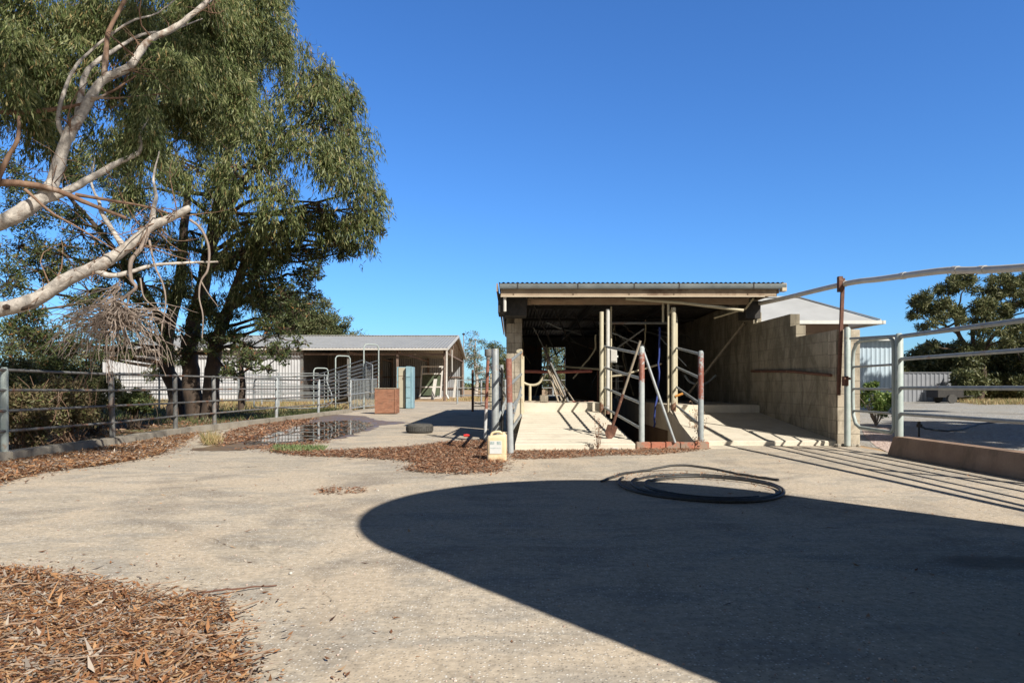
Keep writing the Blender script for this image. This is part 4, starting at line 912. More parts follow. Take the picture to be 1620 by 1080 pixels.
tx, tyy = gp(1454, 691); MB().tube([(tx, tyy, 0), (tx, tyy, .22)], .018, 8).build('pipe', M['dark'], tp); mb = MB(); mb.box(tx-.035, tx+.05, tyy-.03, tyy+.03, .2, .26); mb.tube([(tx, tyy, .26), (tx, tyy, .31)], .03, 8); mb.build('tap_head', M['dark'], tp)
hp = wobble([(tx+.04, tyy, .2), (tx+.35, tyy+.1, .14), (tx+1.0, tyy+.3, .12), (tx+2.2, tyy+1.2, .22), (tx+4, tyy+2, .2), (tx+6, tyy+2.2, .1)], .004, 5)
MB().tube(hp, .02, 7).solo('garden_hose', M['black'], 'black hose running right from the tap over the gravel', 'hose', smooth=True)

# ------------------------------------------------------------------ trees
# near white gum, its trunk outside the frame to the left
ng = thing('gum_tree', 'white barked gum reaching bare limbs in from the left edge', 'tree', (-10.6, 8.2, 0))
NY = 9.0
mb = MB(); tr_ = wobble([(-10.6, 8.2, -.1), (-10.5, 8.3, 1.2), (-10.2, 8.5, 2.4), (-9.9, 8.8, 4.5), (-9.6, 9.3, 7.0), (-9.2, 9.8, 9.5)], .02, 4); mb.tube(tr_, lerp_r(.42, .12, len(tr_)), 14)
def limb(pts, r0, r1, mbx, e=.8, n=12):
    q = wobble(pts, min(r0*.03, .002), 6); mbx.tube(q, [x*(1+.05*math.sin(i*.9+r0*99)+.04*math.sin(i*2.3)) for i, x in enumerate(lerp_r(r0, r1, len(q), e))], n); return q
low = limb([(-10.45, 8.4, 1.35), at(-90, 500, 8.7), at(0, 489, 8.7), at(55, 474, 8.75), at(110, 440, 8.8), at(165, 415, 8.85), at(205, 388, 8.9), at(240, 358, 8.95), at(270, 345, 9.0), at(301, 329, 9.0)], .118, .042, mb, 1)
up = limb([(-10.3, 8.5, 2.0), at(-90, 375, 8.8), at(0, 352, 8.8), at(50, 325, 8.85), at(78, 300, 8.9), at(92, 262, 9.0), at(108, 215, 9.0), at(130, 180, 9.1), at(160, 130, 9.2), at(205, 105, 9.3), at(235, 65, 9.4), at(275, 45, 9.5), at(322, 8, 9.6), at(365, -30, 9.8), at(420, -60, 10)], .122, .02, mb, .8)
limb([at(60, 318, 8.85), at(105, 303, 9), at(150, 278, 9.1), at(185, 258, 9.2), at(220, 240, 9.3), at(222, 215, 9.3), at(232, 190, 9.4), at(250, 150, 9.5)], .065, .008, mb)
limb([at(104, 225, 9.05), at(92, 190, 9.05), at(100, 150, 9.1), at(118, 108, 9.2), at(150, 75, 9.4), at(205, 35, 9.5), at(250, 20, 9.7), at(300, -20, 9.9)], .035, .007, mb)
limb([at(122, 195, 9.05), at(128, 150, 9.2), at(140, 110, 9.3), at(180, 80, 9.5), at(225, 55, 9.7), at(270, 48, 9.9), at(320, 30, 10.2)], .05, .008, mb)
limb([at(240, 358, 8.95), at(243, 330, 8.95), at(247, 310, 9), at(243, 280, 9.1), at(252, 240, 9.2)], .042, .008, mb)
limb([at(200, 396, 8.9), at(185, 375, 8.95), at(160, 335, 9), at(157, 320, 9.05), at(145, 290, 9.1), at(150, 250, 9.2)], .045, .008, mb)
limb([at(150, 428, 8.84), at(175, 436, 8.86), at(200, 432, 8.9), at(240, 420, 9.0), at(290, 416, 9.1), at(345, 414, 9.2)], .045, .012, mb)
mb.build('trunk', M['bark_white'], ng, smooth=True)
for px, py, a0, b0 in ((12, 486, .035, .05), (44, 487, .085, .035)):
    c_ = at(px, py, 8.60); MB().tube([c_-Vector((a0, 0, a0*.35)), c_-Vector((a0*.5, .02, a0*.15)), c_+Vector((a0*.5, -.02, a0*.25)), c_+Vector((a0, 0, a0*.4))], [.008, b0*.7, b0*.7, .008], 10).build('bark_scar', M['bark_dark'], ng, smooth=True)
mb = MB()
limb([at(-30, 175, 8.9), at(30, 178, 9.0), at(90, 172, 9.1), at(135, 163, 9.1), at(180, 143, 9.2), at(215, 120, 9.3)], .04, .01, mb)
limb([at(-40, 288, 8.6), at(30, 290, 8.7), at(85, 300, 8.8), at(140, 322, 8.9), at(200, 345, 9.0)], .055, .02, mb)
limb([at(40, 300, 8.7), at(80, 335, 8.6), at(120, 358, 8.6), at(190, 400, 8.7)], .02, .008, mb)
limb([at(120, 308, 8.9), at(180, 318, 9), at(235, 328, 9.1), at(290, 345, 9.2)], .025, .012, mb)
limb([at(145, 155, 9.1), at(190, 155, 9.2), at(260, 148, 9.4)], .02, .008, mb)
limb([at(-6, 290, 8.6), at(12, 250, 8.6), at(28, 220, 8.6), at(30, 185, 8.7)], .035, .02, mb)
limb([at(165, 122, 9.2), at(168, 80, 9.2), at(172, 50, 9.3), at(195, 5, 9.4), at(215, -40, 9.5)], .04, .02, mb)
mb.build('branches', M['bark_brown'], ng, smooth=True)
mb = MB()
for q, k0, rr_ in ((low, .35, .012), (up, .25, .014)):
    for _ in range(34):
        i = random.randint(int(len(q)*k0), len(q)-1); a_ = np.array(q[i]); L_ = random.uniform(.25, .9)
        e_ = a_+np.array([random.gauss(.1, .6), random.gauss(-.1, .5), random.gauss(.15, .6)])*L_; w_ = curve(a_, e_, .15, 6, -.04); mb.tube(w_, lerp_r(rr_*random.uniform(.5, 1), .002, 6), 5, False)
        for _ in range(2):
            j = random.randint(2, 4); e2 = np.array(w_[j])+RNG.normal(size=3)*.16; mb.tube(curve(w_[j], e2, .15, 4), lerp_r(.004, .0015, 4), 4, False)
o = mb.build('twigs', M['bark_brown'], ng, smooth=True); o['kind'] = 'stuff'
# the dead broom of twigs hanging from the low limb
mb = MB()
limb([at(236, 362, 8.92), at(225, 390, 8.85), at(208, 412, 8.8), at(207, 440, 8.8), at(215, 455, 8.8), at(200, 468, 8.8), at(185, 480, 8.8)], .03, .018, mb, 1, 7)
limb([at(301, 348, 9.0), at(318, 362, 9), at(330, 390, 9), at(329, 425, 9), at(318, 445, 9), at(315, 470, 9), at(321, 500, 9), at(320, 535, 9)], .02, .006, mb, 1, 6)
limb([at(318, 445, 9), at(330, 465, 9), at(345, 485, 9)], .01, .004, mb, 1, 5)
limb([at(236, 380, 8.9), at(245, 420, 8.9), at(258, 450, 8.9), at(262, 480, 8.9), at(255, 530, 8.9)], .016, .006, mb, 1, 6)
limb([at(205, 462, 8.8), at(200, 490, 8.8), at(198, 525, 8.8)], .016, .006, mb, 1, 6)
limb([at(222, 440, 8.8), at(228, 470, 8.8), at(250, 490, 8.8), at(288, 520, 8.8)], .012, .004, mb, 1, 5)
brs = []
for k in range(150):
    a0 = at(185+random.uniform(-6, 8), 478+random.uniform(-8, 45), 8.8+random.uniform(-.1, .1))
    sp = random.gauss(0, 1); ex = 180+sp*58; ey = 575+random.uniform(-70, 40)-abs(sp)*14
    mid = at((185+ex)/2+random.uniform(-14, 14)+sp*12, (490+ey)/2-random.uniform(0, 12), 8.8+random.uniform(-.3, .3)); en = at(ex, ey, 8.8+random.uniform(-.55, .5))
    q = wobble([a0, mid, en], .008, 4); mb.tube(q, lerp_r(.008, .0025, len(q)), 4, False)
    if random.random() < .8:
        j = random.randint(3, len(q)-3); e2 = Vector(q[j])+Vector((random.gauss(0, .14), random.gauss(0, .1), random.uniform(-.3, .02))); mb.tube([q[j], (Vector(q[j])+e2)/2+Vector((random.gauss(0,.03),0,0)), e2], [.005, .004, .002], 4, False)
for k in range(40):     # loose sprays further left
    a0 = at(190, 480+random.uniform(-40, 30), 8.8); en = at(random.uniform(70, 170), random.uniform(480, 570), 8.7); q = wobble([a0, (a0+en)/2+Vector((0,0,.06)), en], .012, 4); mb.tube(q, lerp_r(.007, .002, len(q)), 4, False)
mb.build('dead_twigs', M['bark_twig'], ng, smooth=True)
Ps = []
for (px, py, rp, Y, dn) in ((40, 90, 60, 10.5, 1), (95, 120, 45, 10.0, .9), (20, 150, 40, 9.6, 1), (10, 20, 60, 11, 1), (70, 10, 50, 11, .8), (165, 15, 45, 10.5, .9), (230, 20, 55, 10.5, .9), (215, 70, 35, 10, .7), (300, 30, 60, 11.5, 1.1), (350, 60, 60, 12, 1.2),
        (330, 120, 50, 12, 1.0), (370, 140, 45, 12.5, 1), (60, 210, 30, 10, .3), (260, 110, 40, 11, .8), (400, 20, 55, 13, 1.2), (170, 215, 30, 10.4, .5), (290, 175, 40, 12, .8), (120, 60, 22, 10, .5), (25, 110, 60, 11.5, .9), (85, 75, 30, 11.5, .6), (130, 20, 40, 11.5, 1), (200, 130, 30, 11, .7), (330, -5, 50, 12, 1.1), (15, 60, 40, 9.4, 1), (150, 110, 22, 10.2, .5), (45, 165, 26, 9.3, .8), (230, 160, 20, 9.3, .5), (15, 110, 26, 8.7, .6), (225, 205, 22, 9.3, .8), (290, 90, 30, 9.6, .8)):
    c, r = cl(px, py, rp, Y); Ps.append(weeping(c, r, 8, int(1500*dn*r*r)+60, 13, .5, .12, .017, .5))
    q = curve(min((np.array(x) for x in up+tr_), key=lambda x: np.linalg.norm(x-np.array(c))), c, .1, 7)
ov = MB()
for c, r, dn in (((-1.4, 2.6, 8.0), 1.1, .5), ((-2.2, 5.2, 9.2), 1.3, .6), ((-3.4, 7.2, 9.8), 1.4, .7), ((-4.5, 4.2, 9.5), 1.1, .5), ((-.6, 4.5, 9.6), 1.0, .5)):
    Ps.append(weeping(c, r, 8, int(420*dn*r*r), 13, .7, .14, .022, .5)); q = curve((-9.3, 9.6, 8.8), c, .06, 9, .03); ov.tube(q, lerp_r(.09, .02, 9), 7)
ov.build('branches', M['bark_white'], ng, smooth=True)
cards('crown', *[np.concatenate([p[i] for p in Ps]) for i in range(4)], M['leaf_gum'], ng, fold=.15)

tree('weeping_gum', 'tall weeping gum with olive hanging foliage above left fence', 'tree',
     [([(-9.7, 21, -.1), at(303, 600, 21), at(300, 545, 21), at(318, 470, 21), at(330, 400, 21), at(345, 330, 21), at(360, 250, 21), at(380, 150, 20.5), at(400, 40, 20)], .30, .09),
      ([at(345, 330, 21), at(390, 280, 20), at(440, 230, 19), at(490, 180, 18.5)], .13, .05)],
     [cl(*c) for c in ((350,70,62,19),(425,95,62,18),(485,140,52,17.5),(530,190,46,17.5),(535,250,50,17.5),(578,285,30,18),(560,330,36,18),(470,215,52,17),(400,180,60,17),(330,190,55,18),
        (265,150,50,19),(240,230,50,18.5),(310,265,46,17.5),(380,265,50,17),(440,310,42,17),(500,320,40,18),(395,340,34,18),(180,230,40,19),(410,-10,60,18),(320,-40,70,18),(220,300,34,18.5),(265,345,28,20),(300,365,24,20.5),(385,395,30,19),(430,385,26,18.5),(460,345,26,17.5),(560,365,22,18.5),(300,430,26,20.8),(340,470,24,20),(265,450,24,21),(395,450,26,19),(230,380,30,20.5),(345,410,24,20),(445,60,40,17), (345,330,30,17.5), (505,105,30,18),(542,155,34,18),(560,215,32,18),(520,120,32,18),(585,300,24,18.5),(300,130,50,20),(230,180,40,20),(300,40,55,20),(170,10,50,20.5))],
     'weep', M['leaf_gum'], M['bark_dark'], .06, dens=2.0, ll=.18, lw=.026, ksub=8)
tree('broadleaf_tree', 'broadleaf tree with dark green lower crown right of the dark trunks', 'tree',
     [([(-9.2, 20.8, -.1), at(334, 600, 20.8), at(340, 560, 20.8), at(352, 515, 20.6), at(372, 460, 20.4), at(392, 400, 20), at(420, 340, 20)], .27, .09)],
     [cl(*c) for c in ((430,420,44,19),(480,395,36,19),(525,375,34,19),(560,360,24,19),(400,470,42,19.5),(450,470,34,19),(345,500,34,20),(425,515,28,19),(480,440,24,19),(370,540,26,19.5),(490,345,34,19),(430,370,40,19),(330,545,22,20), (540,400,16,19),(585,345,22,18.5),(600,365,14,18.5),(560,390,20,18.5),(410,430,34,18.5),(380,400,26,19.5),(500,430,20,18.5),(395,565,18,19),(500,470,14,19),(460,520,18,19), (355,420,24,20),(320,490,24,20),(300,530,22,20.2),(365,590,16,19.5),(280,560,22,20.3),(440,555,22,19),(470,490,22,19))],
     'bush', M['leaf_dark'], M['bark_dark'], .05, dens=1.75, ll=.13, lw=.034, ksub=12)
tree('dark_tree', 'dark sparse tree rising behind the bare gum limbs at far left', 'tree',
     [([(-10.6, 21.5, -.1), at(278, 620, 21.5), at(262, 575, 21.5), at(268, 520, 21.5), at(285, 440, 21.5), at(292, 360, 21.5), at(300, 280, 21.5)], .30, .10),
      ([at(268, 540, 21.5), at(230, 460, 21.5), at(170, 380, 21.5), at(100, 300, 21)], .14, .05)],
     [cl(*c) for c in ((60,330,52,20),(130,370,48,20),(60,430,40,20),(30,500,46,19),(140,460,46,20),(225,450,42,20.5),(110,530,40,19.5),(240,530,30,21),(200,330,44,21),(100,260,44,21),(20,270,40,20),(260,390,34,21.5),(30,390,36,20),(170,525,32,20),(160,270,40,21),(290,470,26,21.5),(75,560,30,19), (180,420,40,20.5),(100,400,44,20),(50,540,36,19),(140,560,30,19.5),(10,450,40,19),(200,500,34,20),(200,560,20,20.5),(240,590,16,21))],
     'bush', M['leaf_dark'], M['bark_dark'], .05, dens=1.35, ll=.135, lw=.034, ksub=12)
tree('sapling', 'small leafy sapling in front of the white iron wall', 'tree', [([(-11.1, 28, -.1), at(383, 600, 28), at(380, 570, 28)], .17, .08)],
     [cl(*c) for c in ((400,565,28,27),(360,575,24,27),(440,560,22,26),(470,540,16,26),(345,590,14,27),(425,585,12,26))], 'bush', M['leaf_dark'], M['bark_dark'], .04, dens=.26, ll=.22, lw=.08)
# trees beyond
GB = 'trees beyond the farm shed'
def bgtree(name, label, px, Y, htop, rw, m, n=7, style='bush', dens=.10, group=GB, barkm=None, low=.35, leaf=.45):
    b = at(px, 612, Y); r = rw*.5
    cs = []
    for i in range(n):
        a_ = random.uniform(0, 2*pi); q = random.uniform(0, 1)
        cs.append(((b.x+cos(a_)*r*q*1.3, Y+sin(a_)*r*q, htop*(low+random.uniform(.05, 1-low-.12))), r*random.uniform(.5, .8)))
    cs.append(((b.x, Y, htop-r*.6), r*.75))
    return tree(name, label, 'tree', [([(b.x, Y, -.1), (b.x+.2, Y, htop*.25), (b.x-.1, Y, htop*.55), (b.x, Y, htop*.8)], htop*.035, htop*.012)], cs, style, m, barkm or M['bark_dark'], .12, group, dens, leaf, leaf*.28, 7, True)
bgtree('background_tree', 'rounded green tree over left part of the farm shed roof', 490, 88, 12.5, 7, M['leaf_far'], 9, dens=.12)
bgtree('background_tree', 'lower olive tree over the farm shed roof, right of the rounded one', 535, 92, 10.3, 7, M['leaf_far'], 8, dens=.12)
bgtree('background_tree', 'small airy tree top ending the row over the farm shed roof', 567, 95, 9.0, 3.5, M['leaf_far'], 5, dens=.09)
bgtree('background_tree', 'tall dense tree seen through the foliage left of the farm shed', 440, 86, 13.5, 8, M['leaf_far'], 8, dens=.12)
bgtree('slender_gum', 'slender pale gum right of the vent pole', 752, 78, 7.4, 3.2, M['leaf_far'], 7, dens=.10, barkm=M['bark_white'], low=.3, leaf=.3)
bgtree('slender_gum', 'second pale gum standing between slender gum and shed pillar', 783, 82, 6.6, 4, M['leaf_far'], 7, dens=.12, low=.2, leaf=.3)
bgtree('background_tree', 'bushy green tree directly left of the block pillar', 800, 70, 4.6, 3.6, M['leaf_far'], 6, dens=.16, low=.1, leaf=.3)
bgtree('background_tree', 'gum seen through the rear doorway of the milking shed', 868, 70, 6.2, 5, M['leaf_far'], 8, dens=.14, low=.1, leaf=.3)
bgtree('background_tree', 'second gum seen through the rear doorway, further right', 895, 76, 6.5, 4, M['leaf_far'], 6, dens=.12, low=.1, leaf=.3)
GL = 'shrubby trees far left behind the yards'
for i, (px, Y, h, rw, lab) in enumerate(((20, 48, 5.5, 5, 'broad shrub tree at far left edge of the paddock'), (100, 55, 5.0, 6, 'shrub tree in the paddock behind first fence span'), (185, 52, 4.6, 5, 'shrub tree behind the hanging dead twigs'), (235, 60, 5, 5, 'shrub tree left of the dark trunks'))):
    bgtree('paddock_tree', lab, px, Y, h, rw, M['leaf_olive'], 7, dens=.12, group=GL, low=.1, leaf=.3)
# right side trees
tree('spreading_tree', 'spreading dark tree over the box trailer at right', 'tree',
     [([(32.2, 47, -.1), at(1555, 590, 47), at(1545, 565, 47), at(1520, 535, 47), at(1512, 510, 47)], .24, .12), ([at(1548, 580, 47), at(1565, 540, 47), at(1600, 500, 47)], .17, .09), ([at(1540, 560, 47), at(1538, 520, 47)], .18, .1)],
     [cl(*c) for c in ((1470,475,26,46),(1500,450,24,46),(1530,440,18,46),(1450,495,14,46),(1500,500,30,45),(1545,480,30,45),(1580,455,26,46),(1605,440,24,47),(1600,480,30,46),(1560,510,26,46),(1460,520,10,46),(1620,520,26,46),(1640,470,30,46),(1590,535,20,46),(1475,545,9,46))],
     'bush', M['leaf_olive'], M['bark_dark'], .08, dens=.95, ll=.30, lw=.075, ksub=10, group=None)
GR = 'dense bushes under the trees at right'
for px, py, rp, Y, lab in ((1470, 572, 32, 50, 'dark rounded bush behind the grey sheet fence'), (1515, 568, 34, 48, 'larger dark bush left of the spreading tree trunk'), (1560, 575, 36, 52, 'dark bush behind the spreading tree trunk'), (1605, 570, 38, 50, 'dark bush at right frame edge'), (1640, 560, 34, 48, 'tall bush cut by the right frame edge'), (1437, 590, 10, 62, 'small light bush left end of the sheet fence'), (1528, 608, 22, 44.5, 'dark shrub covering right end of the sheet fence'), (1572, 610, 20, 49, 'low bush just right of the spreading tree trunk'), (1612, 612, 22, 48, 'low bush under the bush at right frame edge')):
    c, r = cl(px, py, rp, Y)
    T = thing('bush', lab, 'bush', (c[0], Y, 0), GR); tb_ = MB()
    for k in range(6): tb_.tube(curve((c[0]+.1*k, Y, 0), (c[0]+random.uniform(-r, r), Y, c[2]+random.uniform(-.3, .6)*r), .1, 5), lerp_r(.07, .02, 5), 6)
    tb_.build('stems', M['bark_dark'], T, smooth=True)
    P_, D_, L_, W_, _ = bushy(c, r, 22, 12000, .26, .09, .45, 1.0); P2, D2, L2, W2, _ = bushy((c[0], c[1], max(.5, c[2]-r)), r*.9, 12, 3500, .26, .09, .45, .8)
    cards('leaves', np.vstack([P_, P2]), np.vstack([D_, D2]), np.hstack([L_, L2]), np.hstack([W_, W2]), M['leaf_olive'], T)
for x, y, lab in ((16.8, 9.2, 'tree outside the frame shading the gravel'), (22, 21, 'tree outside the frame shading the pale blue shed')):
    z0 = 5.5 if y < 10 else 8.2
    tree('shade_tree', lab, 'tree', [([(x, y, -.1), (x+.1, y, 2), (x, y, z0)], .25, .1)], [((x+dx, y+dy, z0+dz), 1.5) for dx, dy, dz in ((-1.6,-1,0),(1.2,-.6,.2),(0,1.4,-.2),(2.6,.8,.1),(-.5,.2,.9),(4,-.5,0),(-3,.5,-.2),(-3.6,-1.4,-.3),(-2,2,.3),(0,3,.2),(2,3,0),(1,-2.6,0),(4,2.5,0),(5.5,1,0),(-2.8,-2.4,.2),(2.5,-2.4,.2),(-5,-1.2,-.2),(-1,0,-.8),(1.5,1,-.8))] if y < 10 else
         [((x+dx, y+dy, z0+dz), 1.2) for dx, dy, dz in ((-1.6,-1,0),(1.2,-.6,.2),(0,1.4,-.2),(-.5,.2,.9))], 'bush', M['leaf_dark'], M['bark_dark'], .06, dens=1.0, ll=.26, lw=.11)
# shrubs behind the left fence
GS = 'dry shrubs behind the left fence'
for i, (px, py, rp, Y, lab, m) in enumerate(((40, 640, 48, 10.8, 'dry brown shrub behind first span of the left fence', 'leaf_dry'), (105, 625, 44, 12, 'tangled olive shrub behind middle of first fence span', 'leaf_dry'), (150, 610, 34, 14, 'greener shrub beyond second post of the left fence', 'leaf_olive'),
        (10, 600, 46, 12.5, 'tall shrub at left edge behind the fence', 'leaf_olive'), (85, 588, 36, 15, 'light green shrub under the dead twigs', 'leaf_dark'), (215, 625, 22, 16, 'low dark shrub left of the dark trunks', 'leaf_dark'))):
    c, r = cl(px, py, rp, Y); T = thing('shrub', lab, 'shrub', (c[0], Y, 0), GS); s_ = MB()
    for k in range(30):
        e = (c[0]+random.gauss(0, r*.6), Y+random.gauss(0, r*.5), c[2]+random.uniform(-.2, 1)*r); s_.tube(curve((c[0]+random.gauss(0, .15), Y, 0), e, .12, 6), lerp_r(.009, .003, 6), 5, False)
    s_.build('stems', M['bark_brown' if m == 'leaf_dry' else 'bark_dark'], T, smooth=True)
    P_, D_, L_, W_, _ = bushy((c[0], c[1], c[2]-.12), r*1.1, 34, 9000, .07, .024, .32, 1.1); cards('leaves', P_, D_, L_, W_, M[m], T)
# bright shrub behind pier
c, r = cl(1386, 636, 27, 17.5); T = thing('shrub', 'bright green shrub growing behind the block wall pier and gate', 'shrub', (c[0], c[1], 0)); s_ = MB()
for k in range(14): s_.tube(curve((c[0], c[1], 0), (c[0]+random.gauss(0, r*.6), c[1]+random.gauss(0, r*.4), c[2]+random.uniform(-.3, .8)*r), .1, 5), lerp_r(.014, .004, 5), 5, False)
s_.build('stems', M['bark_twig'], T); P_, D_, L_, W_, _ = bushy(c, r, 22, 2600, .085, .04, .32, 1); P2, D2, L2, W2, _ = bushy((c[0]-.1, c[1], c[2]+r*.9), r*.35, 6, 350, .085, .04, .4, 1)
cards('leaves', np.vstack([P_, P2]), np.vstack([D_, D2]), np.hstack([L_, L2]), np.hstack([W_, W2]), M['leaf_bright'], T)
# distant tree line
n = 26000; X = RNG.uniform(-330, 330, n); Yd = 240+RNG.uniform(-8, 8, n); hmax = 3.6+2.6*np.sin(X*.05)+1.6*np.sin(X*.17+1)+1.0*np.sin(X*.5); Z = RNG.uniform(0, 1, n)*np.maximum(1.5, hmax)
o = cards('distant_treeline', np.stack([X, Yd, Z], 1), RNG.normal(size=(n, 3)), RNG.uniform(.8, 2, n), RNG.uniform(.5, 1, n), M['leaf_far']); o['kind'] = 'stuff'

# ------------------------------------------------------------------ litter, grass, puddle
def inpoly(P, poly):
    x, y = P[:, 0], P[:, 1]; ins = np.zeros(len(P), bool); j = len(poly)-1
    for i in range(len(poly)):
        xi, yi = poly[i]; xj, yj = poly[j]
        c_ = ((yi > y) != (yj > y)) & (x < (xj-xi)*(y-yi)/(yj-yi+1e-12)+xi); ins ^= c_; j = i
    return ins
def scatter(poly, n, edge=.05):
    a = np.array(poly); lo = a.min(0); hi = a.max(0); out = []
    while sum(len(o) for o in out) < n:
        P_ = RNG.uniform(lo, hi, (n*2, 2)); P_ = P_[inpoly(P_, poly)]; out.append(P_)
    P_ = np.vstack(out)[:n]; return P_+RNG.normal(size=P_.shape)*edge*(RNG.uniform(0, 1, (n, 1)) < .35)
def litter(name, poly, n, ll, lw, mat, zmax=.03, edge=.05, z0=.008, tilt=.17):
    P_ = scatter(poly, n, edge); z = z0+RNG.uniform(0, 1, n)*zmax
    D = RNG.normal(size=(n, 3)); D[:, 2] *= tilt*.6
    S = np.tile([0, 0, 1.], (n, 1))+RNG.normal(size=(n, 3))*tilt*1.2
    o = cards(name, np.column_stack([P_, z]), D, ll*RNG.uniform(.4, 1.4, n), lw*RNG.uniform(.5, 1.5, n), mat, None, S, .22); o['kind'] = 'stuff'; return o
near = [gp(-160, 906), gp(0, 910), gp(60, 916), gp(130, 930), gp(195, 945), (gp(235, 958)), gp(300, 958), gp(342, 963), gp(345, 981), gp(322, 1005), gp(345, 1020), gp(366, 1045), gp(372, 1085), gp(350, 1180), gp(-300, 1180)]
def mound(name, poly, h, m, n=70):
    a = np.array(poly); lo = a.min(0); hi = a.max(0); mb = MB(); cen = a.mean(0)
    k = len(poly); vs = [(cen[0], cen[1], .004+h)]
    for s_ in (.5, .85, .97): vs += [(cen[0]+(x-cen[0])*s_, cen[1]+(y-cen[1])*s_, .005+h*(1-s_**4)) for x, y in poly]
    fs = [(0, 1+i, 1+(i+1) % k) for i in range(k)]
    for q in range(2): fs += [(1+q*k+i, 1+(q+1)*k+i, 1+(q+1)*k+(i+1)%k, 1+q*k+(i+1)%k) for i in range(k)]
    mb.add(vs, fs); o = mb.build(name, m, smooth=True); o['kind'] = 'stuff'; return o
mound('litter_bed', near, .016, M['littersheet'])
litter('leaf_litter', near, 48000, .055, .013, M['litter'], .042, .06)
litter('leaf_crumbs', near, 40000, .022, .008, M['litter'], .05, .09)
litter('bark_litter', near, 1500, .13, .012, M['litter'], .05, .07)
tw = MB()
for k in range(320):
    P_ = scatter(near, 1, .08)[0]; a_ = random.gauss(.6, .8); L_ = random.uniform(.06, .28); z = .02+random.uniform(0, .035)
    tw.tube(wobble([(P_[0], P_[1], z), (P_[0]+L_*.5*cos(a_), P_[1]+L_*.5*sin(a_), z+.01), (P_[0]+L_*cos(a_+.2), P_[1]+L_*sin(a_+.2), z)], .003, 3), random.uniform(.0014, .004), 5)
o = tw.build('litter_twigs', M['twig'], smooth=True); o['kind'] = 'stuff'
tg = wobble([(*gp(310, 946), .025), (*gp(350, 943), .03), (*gp(395, 935), .02), (*gp(438, 929), .012)], .002, 5); MB().tube(tg, lerp_r(.006, .003, len(tg)), 6).solo('fallen_stick', M['rust'], 'thin reddish stick poking out of the leaf pile onto the concrete', 'stick', smooth=True)
tg = wobble([(*gp(262, 1018), .04), (*gp(300, 1022), .05), (*gp(335, 1040), .04), (*gp(360, 1062), .03)], .002, 5); MB().tube(tg, .009, 7).solo('fallen_stick', M['twig'], 'curved grey stick in right part of the near leaf pile', 'stick', smooth=True)
kerbp = [gp(-60, 742), gp(0, 733), (-6.5, 10.0), (-6.6, 12.5), (-6.75, 14.8), gp(318, 678), gp(318, 684), gp(288, 700), gp(258, 718), gp(215, 728), gp(150, 738), gp(70, 748), gp(20, 760), gp(-60, 778)]
mound('litter_bed', kerbp, .012, M['littersheet'])
litter('leaf_litter', kerbp, 24000, .075, .018, M['litter'], .05, .14)
mid_ = [gp(418, 710), gp(500, 716), gp(565, 712), gp(650, 709), gp(700, 701), gp(764, 697), gp(800, 716), gp(796, 734), gp(792, 747), gp(730, 751), gp(650, 747), gp(640, 741), gp(668, 737), gp(640, 729), gp(560, 724), gp(480, 722), gp(430, 716)]
litter('leaf_litter', mid_, 21000, .065, .017, M['litter2'], .035, .14)
litter('sparse_litter', near, 5000, .04, .011, M['litter'], .01, .30, .006, .1)
litter('sparse_litter', mid_, 2200, .04, .012, M['litter2'], .006, .32, .006, .1)
litter('sparse_litter', kerbp, 3500, .05, .013, M['litter'], .006, .30, .006, .1)
litter('leaf_litter', [gp(806, 714), gp(870, 713), gp(1000, 711), gp(1108, 707), gp(1108, 713), gp(1040, 720), gp(960, 721), gp(880, 726), gp(812, 727)], 5500, .06, .016, M['litter2'], .02, .05)
litter('leaf_litter', [gp(330, 700), gp(370, 680), gp(430, 668), gp(500, 662), gp(480, 672), gp(430, 684), gp(400, 698), gp(350, 706)], 3500, .12, .03, M['litter2'], .03, .12)
litter('leaf_litter', [(-30, 3), (-6.9, 3), (-6.9, 26), (-22, 26)], 26000, .13, .035, M['litter2'], .03, .1)
litter('scattered_leaves', [(-6, 2.2), (5, 2.2), (5.4, 11), (-6, 16)], 420, .045, .014, M['litter'], .006, .01, .006, .12)
litter('scattered_leaves', [gp(505, 772), gp(575, 772), gp(580, 780), gp(500, 784)], 260, .05, .013, M['litter2'], .012, .04)
litter('coil_litter', [gp(960, 748), gp(1180, 748), gp(1240, 775), gp(1225, 790), gp(1190, 762), gp(1000, 757), gp(1012, 775), gp(990, 778)], 420, .04, .012, M['litter2'], .02, .08)
# pebbles
mb = MB()
for k in range(420):
    y = 2.3+9*random.random()**1.5; x = random.uniform(-.75, .75)*y; s_ = random.uniform(.0025, .007)
    mb.lathe((x, y, .004), [(s_*.8, 0), (s_, s_*.5), (s_*.5, s_)], 5)
o = mb.build('loose_pebbles', M['pebbles'], smooth=True); o['kind'] = 'stuff'
for px, py, lab in ((460, 909, 'white pebble on the open concrete left of centre'), (598, 777, 'white pebble beside the small patch of leaf litter')):
    x, y = gp(px, py); MB().lathe((x, y, .004), [(.006, 0), (.010, .005), (.009, .010), (.004, .013)], 9).solo('pebble', M['white'], lab, 'pebble', smooth=True)
def grassy(name, poly, n, h, w_, m, z=0.004, lean=.35):
    P_ = scatter(poly, n, .05); D = RNG.normal(size=(n, 3))*lean; D[:, 2] = 1
    o = cards(name, np.column_stack([P_, np.full(n, z)]), D, h*RNG.uniform(.4, 1.3, n), w_*RNG.uniform(.6, 1.4, n), m); o['kind'] = 'stuff'; return o
grassy('weed_patch', [gp(434, 708), gp(512, 708), gp(512, 714), gp(470, 717), gp(436, 715)], 3000, .075, .013, M['weed'], .004, .9)
grassy('dry_grass_tuft', [gp(322, 706), gp(345, 704), gp(343, 698), gp(326, 698)], 520, .22, .010, M['straw'], .004, .5)
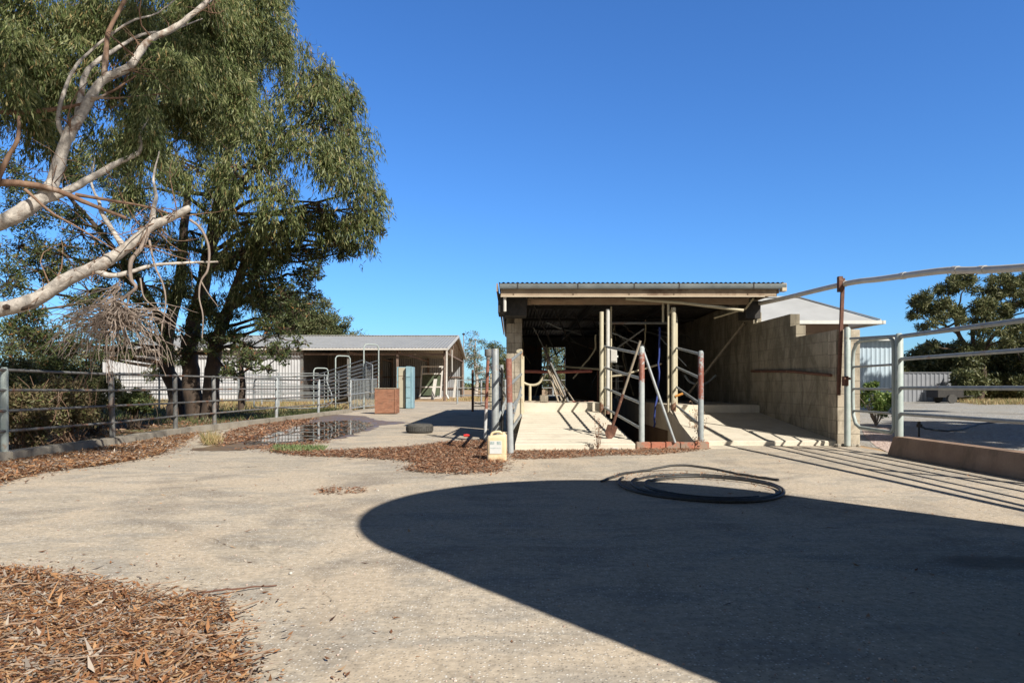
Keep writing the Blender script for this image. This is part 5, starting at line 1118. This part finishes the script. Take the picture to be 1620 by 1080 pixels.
grassy('long_grass', [(-30, 18), (-7.6, 18), (-7.4, 26), (-7.0, 29), (-30, 29)], 16000, .17, .02, M['grass'], .0, .45)
grassy('dry_grass', [(-30, 28), (-6.6, 27), (-7.4, 46), (-30, 48)], 12000, .28, .03, M['straw'], .0, .45)
grassy('fence_grass', [(-7.6, 20), (-6.95, 20), (-6.7, 27), (-7.6, 28)], 2200, .22, .02, M['grass'], .0, .5)
grassy('verge_grass', [(26, 38), (40, 36), (42, 46), (29, 45)], 9000, .3, .04, M['straw'], .0, .45)
grassy('verge_grass', [(-5, 48), (2, 45), (4, 60), (-4, 66)], 2500, .18, .04, M['straw'], .0, .5)
def ragged(poly, amp, sub=9):
    out = []; n_ = len(poly)
    for i in range(n_):
        a_, b_ = np.array(poly[i]), np.array(poly[(i+1) % n_]); L_ = np.linalg.norm(b_-a_)
        for j in range(sub):
            v = a_+(b_-a_)*j/sub; out.append(tuple(v+RNG.normal(size=2)*amp*min(1, L_)*(j > 0)))
    return out
# puddle and wet ground
sheet('wet_ground', ragged([gp(300, 713), gp(350, 698), gp(420, 676), gp(470, 663), gp(530, 656), gp(575, 658), gp(600, 665), gp(650, 669), gp(600, 673), gp(582, 682), gp(540, 694), gp(480, 703), gp(420, 709), gp(360, 714)], .07), .009, M['wet'])
sheet('puddle', ragged([gp(385, 704), gp(410, 694), gp(418, 687), gp(440, 682), gp(470, 672), gp(505, 668), gp(556, 665), gp(580, 668), gp(590, 672), gp(572, 682), gp(535, 692), gp(500, 698), gp(455, 701)], .06), .014, M['water'])
litter('leaf_litter', [gp(380, 706), gp(400, 690), gp(470, 671), gp(520, 666), gp(560, 664), gp(600, 668), gp(560, 690), gp(480, 704)], 500, .10, .025, M['litter2'], .008, .1, .014, .05)
litter('leaf_litter', [gp(360, 712), gp(420, 704), gp(520, 696), gp(520, 701), gp(430, 710)], 700, .08, .02, M['litter2'], .01, .1)
# dry weeds at the ramps
def weed(label, x, y, h, z=0):
    T = thing('dry_weed', label, 'weed', (x, y, z), 'dead brown weeds at the ramp fronts'); s_ = MB(); Pl = []
    for k in range(5):
        e = (x+random.gauss(0, .06), y+random.gauss(0, .04), z+h*random.uniform(.6, 1)); q = curve((x, y, z), e, .06, 6); s_.tube(q, lerp_r(.006, .002, 6), 5)
        Pl += [np.array(q[j])+RNG.normal(size=3)*.02 for j in range(1, 6) for _ in range(5)]
    s_.build('stems', M['twig'], T); Pl = np.array(Pl); n = len(Pl)
    cards('dry_leaves', Pl, RNG.normal(size=(n, 3)), np.full(n, .03), np.full(n, .018), M['litter2'], T)
weed('dead weed standing before the left ramp front edge', gp(946, 713)[0], gp(946, 713)[1], .55)
weed('dead weed growing beside right handrail post', gp(1103, 706)[0], 11.2, .62)
weed('dead weed in the pit corner before the red bricks', 2.98, 10.98, .22)
weed('small dead weed by the shed floor behind right handrail', 3.35, 12.6, .75)
